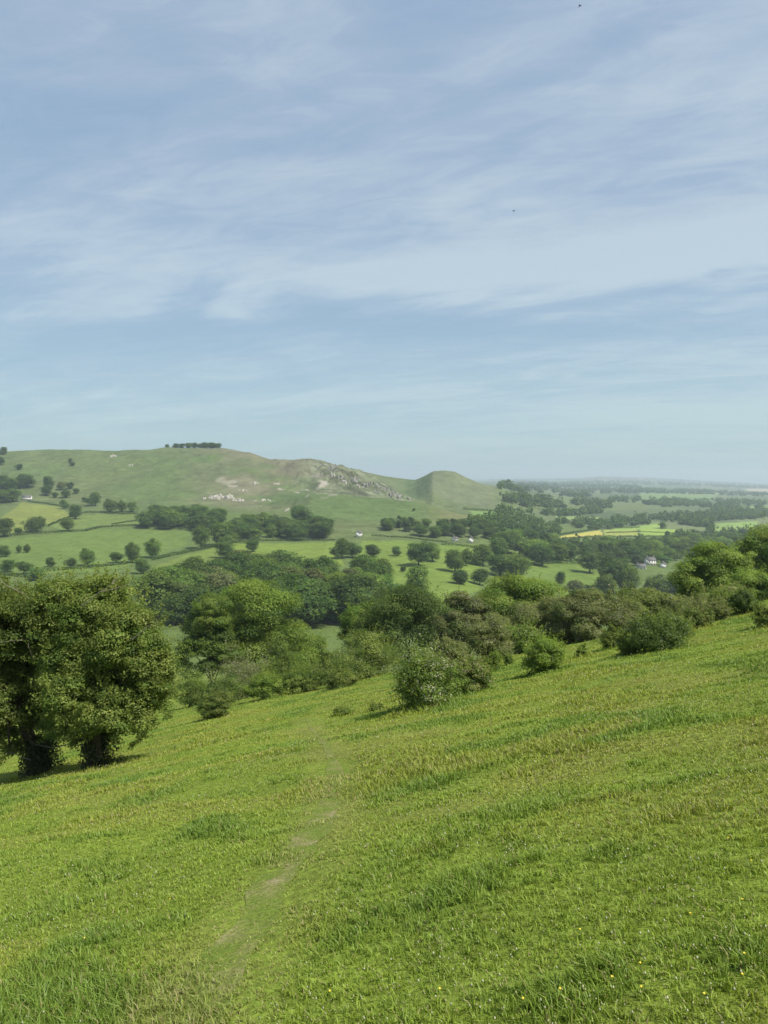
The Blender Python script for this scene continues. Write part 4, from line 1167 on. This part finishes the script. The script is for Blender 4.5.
    oct_ = np.array([(1, 0, 0), (0, 1, 0), (-1, 0, 0), (0, -1, 0), (0, 0, 1.7), (0, 0, -1.2)], float)
    v = (pos[:, None, :] + oct_[None] * r[:, None, None]).reshape(-1, 3)
    fi = np.array([(0, 1, 4), (1, 2, 4), (2, 3, 4), (3, 0, 4), (1, 0, 5), (2, 1, 5), (3, 2, 5), (0, 3, 5)])
    f = (np.arange(m)[:, None, None] * 6 + fi[None]).reshape(-1, 3)
    tc = np.where(rng.random(m)[:, None] < 0.35, np.array([0.46, 0.47, 0.30]), np.array([0.32, 0.33, 0.13])) * rng.uniform(0.8, 1.15, m)[:, None]
    st = np.stack([pos - [0, 0, 1] * hh[:, None] + [.001, 0, 0], pos - [0, 0, 1] * hh[:, None] - [.001, 0, 0], pos], 1).reshape(-1, 3)
    off = len(v)
    v = np.concatenate([v, st]); sf = off + np.arange(3 * m).reshape(m, 3)
    tt = np.concatenate([np.repeat(tc, 6, 0), np.tile([0.14, 0.19, 0.04], (3 * m, 1))])
    o = mesh('seed_heads', v, [np.concatenate([f, sf])], M_GRASS, tt)
    tag(o, 'pale seed heads and clover scattered through the meadow grass', 'seed heads', kind='stuff')


grass()


def path():
    m, nt, b, out = new_mat('worn_path')
    geo = nd(nt, 'ShaderNodeNewGeometry')
    n1 = nd(nt, 'ShaderNodeTexNoise'); n1.inputs['Scale'].default_value = 2.2; n1.inputs['Detail'].default_value = 7; n1.inputs['Roughness'].default_value = 0.7
    nt.links.new(geo.outputs['Position'], n1.inputs['Vector'])
    rp = nd(nt, 'ShaderNodeValToRGB')
    e = rp.color_ramp.elements
    e[0].position = 0.46; e[0].color = (0.120, 0.162, 0.026, 1); e[1].position = 0.70; e[1].color = (0.27, 0.23, 0.125, 1)
    k = e.new(0.57); k.color = (0.165, 0.175, 0.052, 1)
    nt.links.new(n1.outputs['Fac'], rp.inputs[0])
    c = noise_mul(nt, rp.outputs[0], 30, 0.7, 1.3, 4, geo.outputs['Position'])
    nt.links.new(c, b.inputs['Base Color']); b.inputs['Roughness'].default_value = 0.95; b.inputs['Specular IOR Level'].default_value = 0.1
    bn = nd(nt, 'ShaderNodeTexNoise'); bn.inputs['Scale'].default_value = 25; bn.inputs['Detail'].default_value = 5
    nt.links.new(geo.outputs['Position'], bn.inputs['Vector'])
    bp = nd(nt, 'ShaderNodeBump'); bp.inputs['Strength'].default_value = 0.7; bp.inputs['Distance'].default_value = 0.02
    nt.links.new(bn.outputs['Fac'], bp.inputs['Height']); nt.links.new(bp.outputs[0], b.inputs['Normal'])
    pts = []
    for a, c_ in zip(PATH[:-1], PATH[1:]):
        nn = max(2, int(np.linalg.norm(c_ - a) / 0.12))
        for t in np.linspace(0, 1, nn, endpoint=False): pts.append(a * (1 - t) + c_ * t)
    P = np.array(pts)
    kk = 15; Pp = np.pad(P, ((kk, kk), (0, 0)), mode='edge')
    P = np.stack([np.convolve(Pp[:, i], np.ones(2 * kk + 1) / (2 * kk + 1), 'valid') for i in range(2)], 1)
    d = np.gradient(P, axis=0); d /= np.linalg.norm(d, axis=1)[:, None]
    nrm = np.stack([d[:, 1], -d[:, 0]], 1)
    s = np.arange(len(P)) * 0.12
    taper = np.clip((len(P) - np.arange(len(P))) / 170, 0.05, 1)
    wl = (0.02 + 0.30 * fbm(s * 1.3, s * 0, 95, 3)) * taper; wr = (0.02 + 0.30 * fbm(s * 1.3, s * 0 + 9, 96, 3)) * taper
    cols = []
    for f in np.linspace(-1, 1, 9):
        off = np.where(f < 0, wl, wr) * f
        q = P + nrm * off[:, None]
        cols.append(np.stack([q[:, 0], q[:, 1], H(q[:, 0], q[:, 1]) + 0.006], 1))
    V = np.stack(cols, 1); nR, nC = V.shape[:2]
    i = np.arange(nR - 1)[:, None] * nC + np.arange(nC - 1)[None]
    fcs = np.stack([i, i + nC, i + nC + 1, i + 1], -1).reshape(-1, 4)[:, ::-1]
    o = mesh('path', V.reshape(-1, 3), [fcs], m, smooth=True)
    tag(o, kind='structure')


path()

# buttercups
CUPS = [(704, 1010), (641, 1013), (640, 980), (580, 942), (560, 1012), (523, 1018), (744, 970), (690, 935), (728, 850), (751, 874), (612, 990), (742, 1000), (742, 913), (440, 1003), (330, 1008), (85, 948), (170, 905)]
cup0 = None
for i, (px, py) in enumerate(CUPS):
    x, y, z = hit(px, min(py + 8, 1040), True)
    h = 0.13 + 0.05 * ((i * 37) % 10) / 10
    if cup0 is None:
        root = empty('buttercup', (x, y, z), 'small yellow buttercup on a thin stem in the near grass', 'flower', 'buttercups in the near grass')
        g = Geo(); g.tube([(0, 0, 0), (0.004, 0, 0.05), (0.002, 0.003, 0.1), (0, 0, 0.15)], [0.0016, 0.0014, 0.0012, 0.001], 5); stem = g.build('stem', M_STEM, root)
        g = Geo()
        for k in range(5):
            a = k * 2 * math.pi / 5; ca, sa = math.cos(a), math.sin(a)
            pts = [(0.001, 0, 0.15), (0.009, 0.007, 0.156), (0.0155, 0.006, 0.163), (0.0155, -0.006, 0.163), (0.009, -0.007, 0.156)]
            g.add([(p[0] * ca - p[1] * sa, p[0] * sa + p[1] * ca, p[2]) for p in pts], [(0, 1, 2, 3)], [(0, 3, 4)])
        g.build('petals', M_PETAL, root)
        cup0 = root
    else:
        root = cup0.copy(); COL.objects.link(root); root.location = (x, y, z)
        for ch in list(cup0.children):
            c = ch.copy(); COL.objects.link(c); c.parent = root
    s = h / 0.15
    root.scale = (0.36, 0.36, s * 0.65); root.rotation_euler = (0, 0, i * 1.3)

# birds
for (px, py, Y, lab, wing) in ((580, 6, 60, 'small dark bird high in the sky near the top edge', 0.17), (514, 211, 75, 'small dark bird lower in the sky right of centre', 0.17)):
    p = at(px, py, Y)
    root = empty('bird', p, lab, 'bird', 'birds in the sky')
    root.rotation_euler = (0, 0, 0.7)
    g = Geo(); g.tube([(0, -.12, 0), (0, -.08, .01), (0, 0, .01), (0, .07, 0), (0, .14, 0)], [.004, .025, .034, .02, .01], 7)
    g.add([(-.012, .12, 0), (.012, .12, 0), (.03, .2, -.004), (-.03, .2, -.004)], [(0, 1, 2, 3)])
    g.build('body', M_FEATHER, root, smooth=True)
    for s in (-1, 1):
        g = Geo()
        g.add([(s * .02, -.05, .012), (s * .1, -.055, .05), (s * wing, .0, .06), (s * .1, .02, .045), (s * .02, .05, .012)], [(0, 1, 3, 4)], [(1, 2, 3)])
        g.build('wing', M_FEATHER, root)

# ------------------------------------------------------------------ haze
DENS = 1.3e-4
g = Geo(); g.box((-45000, -150, -420), (45000, 27500, 95))
m, nt, b, out = new_mat('air')
nt.nodes.remove(b)
pv = nd(nt, 'ShaderNodeVolumePrincipled')
pv.inputs['Color'].default_value = (0.80, 0.93, 0.98, 1)
pv.inputs['Density'].default_value = DENS
pv.inputs['Anisotropy'].default_value = 0.2
nt.links.new(pv.outputs[0], out.inputs['Volume'])
hz = g.build('haze', m)
tag(hz, kind='stuff')

# ------------------------------------------------------------------ sky, sun, camera
SUN_AZ, SUN_EL = 122.0, 55.0
w = bpy.data.worlds.new('World'); SC.world = w; w.use_nodes = True
nt = w.node_tree; bg = nt.nodes['Background']
STR = 0.1
bg.inputs['Strength'].default_value = STR
sky = nd(nt, 'ShaderNodeTexSky'); sky.sky_type = 'NISHITA'; sky.sun_disc = False
sky.sun_elevation = R(SUN_EL); sky.sun_rotation = R(SUN_AZ); sky.air_density = 1.0; sky.dust_density = 1.0
tc = nd(nt, 'ShaderNodeTexCoord')
sep = nd(nt, 'ShaderNodeSeparateXYZ'); nt.links.new(tc.outputs['Generated'], sep.inputs[0])


def M(op, a, b=None, c=None):
    n = nd(nt, 'ShaderNodeMath', operation=op)
    for i, v in enumerate((a, b, c)):
        if v is None: continue
        if isinstance(v, (int, float)): n.inputs[i].default_value = v
        else: nt.links.new(v, n.inputs[i])
    return n.outputs[0]


zc = M('MAXIMUM', sep.outputs[2], 0.0)
den = M('ADD', zc, 0.10)
qx = M('DIVIDE', sep.outputs[0], den); qy = M('DIVIDE', sep.outputs[1], den)


def cloud_noise(sx, sy, scale, detail, dist, rough=0.55, off=0.0, rot=0.0):
    ca, sa = math.cos(rot), math.sin(rot)
    x = M('ADD', M('MULTIPLY', qx, ca * sx), M('MULTIPLY', qy, -sa * sx)); y = M('ADD', M('MULTIPLY', qx, sa * sy), M('MULTIPLY', qy, ca * sy))
    cb = nd(nt, 'ShaderNodeCombineXYZ'); nt.links.new(x, cb.inputs[0]); nt.links.new(y, cb.inputs[1]); cb.inputs[2].default_value = off
    n = nd(nt, 'ShaderNodeTexNoise'); n.inputs['Scale'].default_value = scale; n.inputs['Detail'].default_value = detail
    n.inputs['Distortion'].default_value = dist; n.inputs['Roughness'].default_value = rough
    nt.links.new(cb.outputs[0], n.inputs['Vector'])
    return n.outputs['Fac']


n1 = cloud_noise(0.55, 1.0, 0.75, 5, 0.5, 0.5, 3.1, 0.25)
n2 = cloud_noise(0.7, 1.4, 1.7, 4, 0.9, 0.5, 8.4, 0.55)
n3 = cloud_noise(0.7, 1.5, 4.6, 9, 0.9, 0.66, 1.7, 0.35)
hyp = M('SQRT', M('ADD', M('MULTIPLY', sep.outputs[0], sep.outputs[0]), M('MULTIPLY', sep.outputs[1], sep.outputs[1])))
tel = M('DIVIDE', sep.outputs[2], M('MAXIMUM', hyp, 0.02))
ax = M('DIVIDE', sep.outputs[0], M('MAXIMUM', M('ABSOLUTE', sep.outputs[1]), 0.3))


def band(center, slope_, curve, width, amp):
    c = M('ADD', M('ADD', M('MULTIPLY', ax, slope_), M('MULTIPLY', M('MULTIPLY', ax, ax), curve)), center)
    wob = M('MULTIPLY', M('SUBTRACT', n2, 0.5), 0.06)
    d = M('DIVIDE', M('SUBTRACT', M('ADD', tel, wob), c), width)
    return M('MULTIPLY', M('EXPONENT', M('MULTIPLY', M('MULTIPLY', d, d), -1.0)), amp)


cl = M('ADD', M('MULTIPLY', n1, 1.0), M('MULTIPLY', n2, 0.75))
cl = M('ADD', cl, M('MULTIPLY', M('SUBTRACT', n3, 0.5), 0.55))
cl = M('ADD', cl, band(0.248, 0.0, 0.12, 0.042, 0.20))
cl = M('ADD', cl, M('MULTIPLY', band(0.262, 0.02, 0.0, 0.030, 0.45), M('MAXIMUM', M('MINIMUM', M('MULTIPLY', ax, 2.2), 1.0), 0.0)))
cl = M('ADD', cl, band(0.185, 0.02, 0.0, 0.030, -0.22))
cl = M('ADD', cl, M('MULTIPLY', ax, 0.26))
mr = nd(nt, 'ShaderNodeMapRange'); mr.interpolation_type = 'SMOOTHSTEP'
mr.inputs[1].default_value = 0.47; mr.inputs[2].default_value = 1.22; mr.inputs[3].default_value = 0.0; mr.inputs[4].default_value = 1.0
nt.links.new(cl, mr.inputs[0])
rp = nd(nt, 'ShaderNodeValToRGB')
el = rp.color_ramp.elements
el[0].position = 0.0; el[0].color = (0.290, 0.425, 0.595, 1)
el[1].position = 1.0; el[1].color = (0.570, 0.665, 0.740, 1)
k = el.new(0.45); k.color = (0.385, 0.495, 0.645, 1)
nt.links.new(mr.outputs[0], rp.inputs[0])
hz_f = M('EXPONENT', M('MULTIPLY', M('MAXIMUM', tel, 0.0), -7.0))
hmix = nd(nt, 'ShaderNodeMix', data_type='RGBA'); hmix.inputs[7].default_value = (0.42, 0.62, 0.665, 1)
nt.links.new(M('MULTIPLY', hz_f, 0.9), hmix.inputs[0]); nt.links.new(rp.outputs[0], hmix.inputs[6])
sc = nd(nt, 'ShaderNodeVectorMath', operation='SCALE'); sc.inputs['Scale'].default_value = 0.57 / STR
nt.links.new(hmix.outputs[2], sc.inputs[0])
mix = nd(nt, 'ShaderNodeMix', data_type='RGBA'); mix.inputs[0].default_value = 0.85
nt.links.new(sky.outputs[0], mix.inputs[6]); nt.links.new(sc.outputs[0], mix.inputs[7])
nt.links.new(mix.outputs[2], bg.inputs['Color'])

sl = bpy.data.lights.new('sun', 'SUN'); sl.energy = 3.7; sl.angle = R(2.5); sl.color = (1.0, 0.95, 0.86)
so = bpy.data.objects.new('sun', sl); COL.objects.link(so)
from mathutils import Vector
dv = Vector((math.sin(R(SUN_AZ)) * math.cos(R(SUN_EL)), math.cos(R(SUN_AZ)) * math.cos(R(SUN_EL)), math.sin(R(SUN_EL))))
so.rotation_euler = dv.to_track_quat('Z', 'Y').to_euler(); so.location = (40, -20, 60)

cam = bpy.data.cameras.new('camera'); co = bpy.data.objects.new('camera', cam); COL.objects.link(co)
cam.sensor_fit = 'VERTICAL'; cam.sensor_height = 24.0; cam.lens = F / 1024 * 24.0
cam.clip_start = 0.05; cam.clip_end = 90000
co.location = (0, 0, 0); co.rotation_euler = (math.pi / 2 - PITCH, 0, 0)
SC.camera = co
SC.render.resolution_x = 768; SC.render.resolution_y = 1024
SC.view_settings.view_transform = 'Standard'; SC.view_settings.look = 'None'
SC.view_settings.exposure = 0.8; SC.view_settings.gamma = 1.0; SC.view_settings.use_curve_mapping = False
cy = SC.cycles
cy.max_bounces = 8; cy.diffuse_bounces = 5; cy.glossy_bounces = 2; cy.transmission_bounces = 6; cy.volume_bounces = 0; cy.transparent_max_bounces = 4
cy.use_denoising = True
SC.render.film_transparent = False
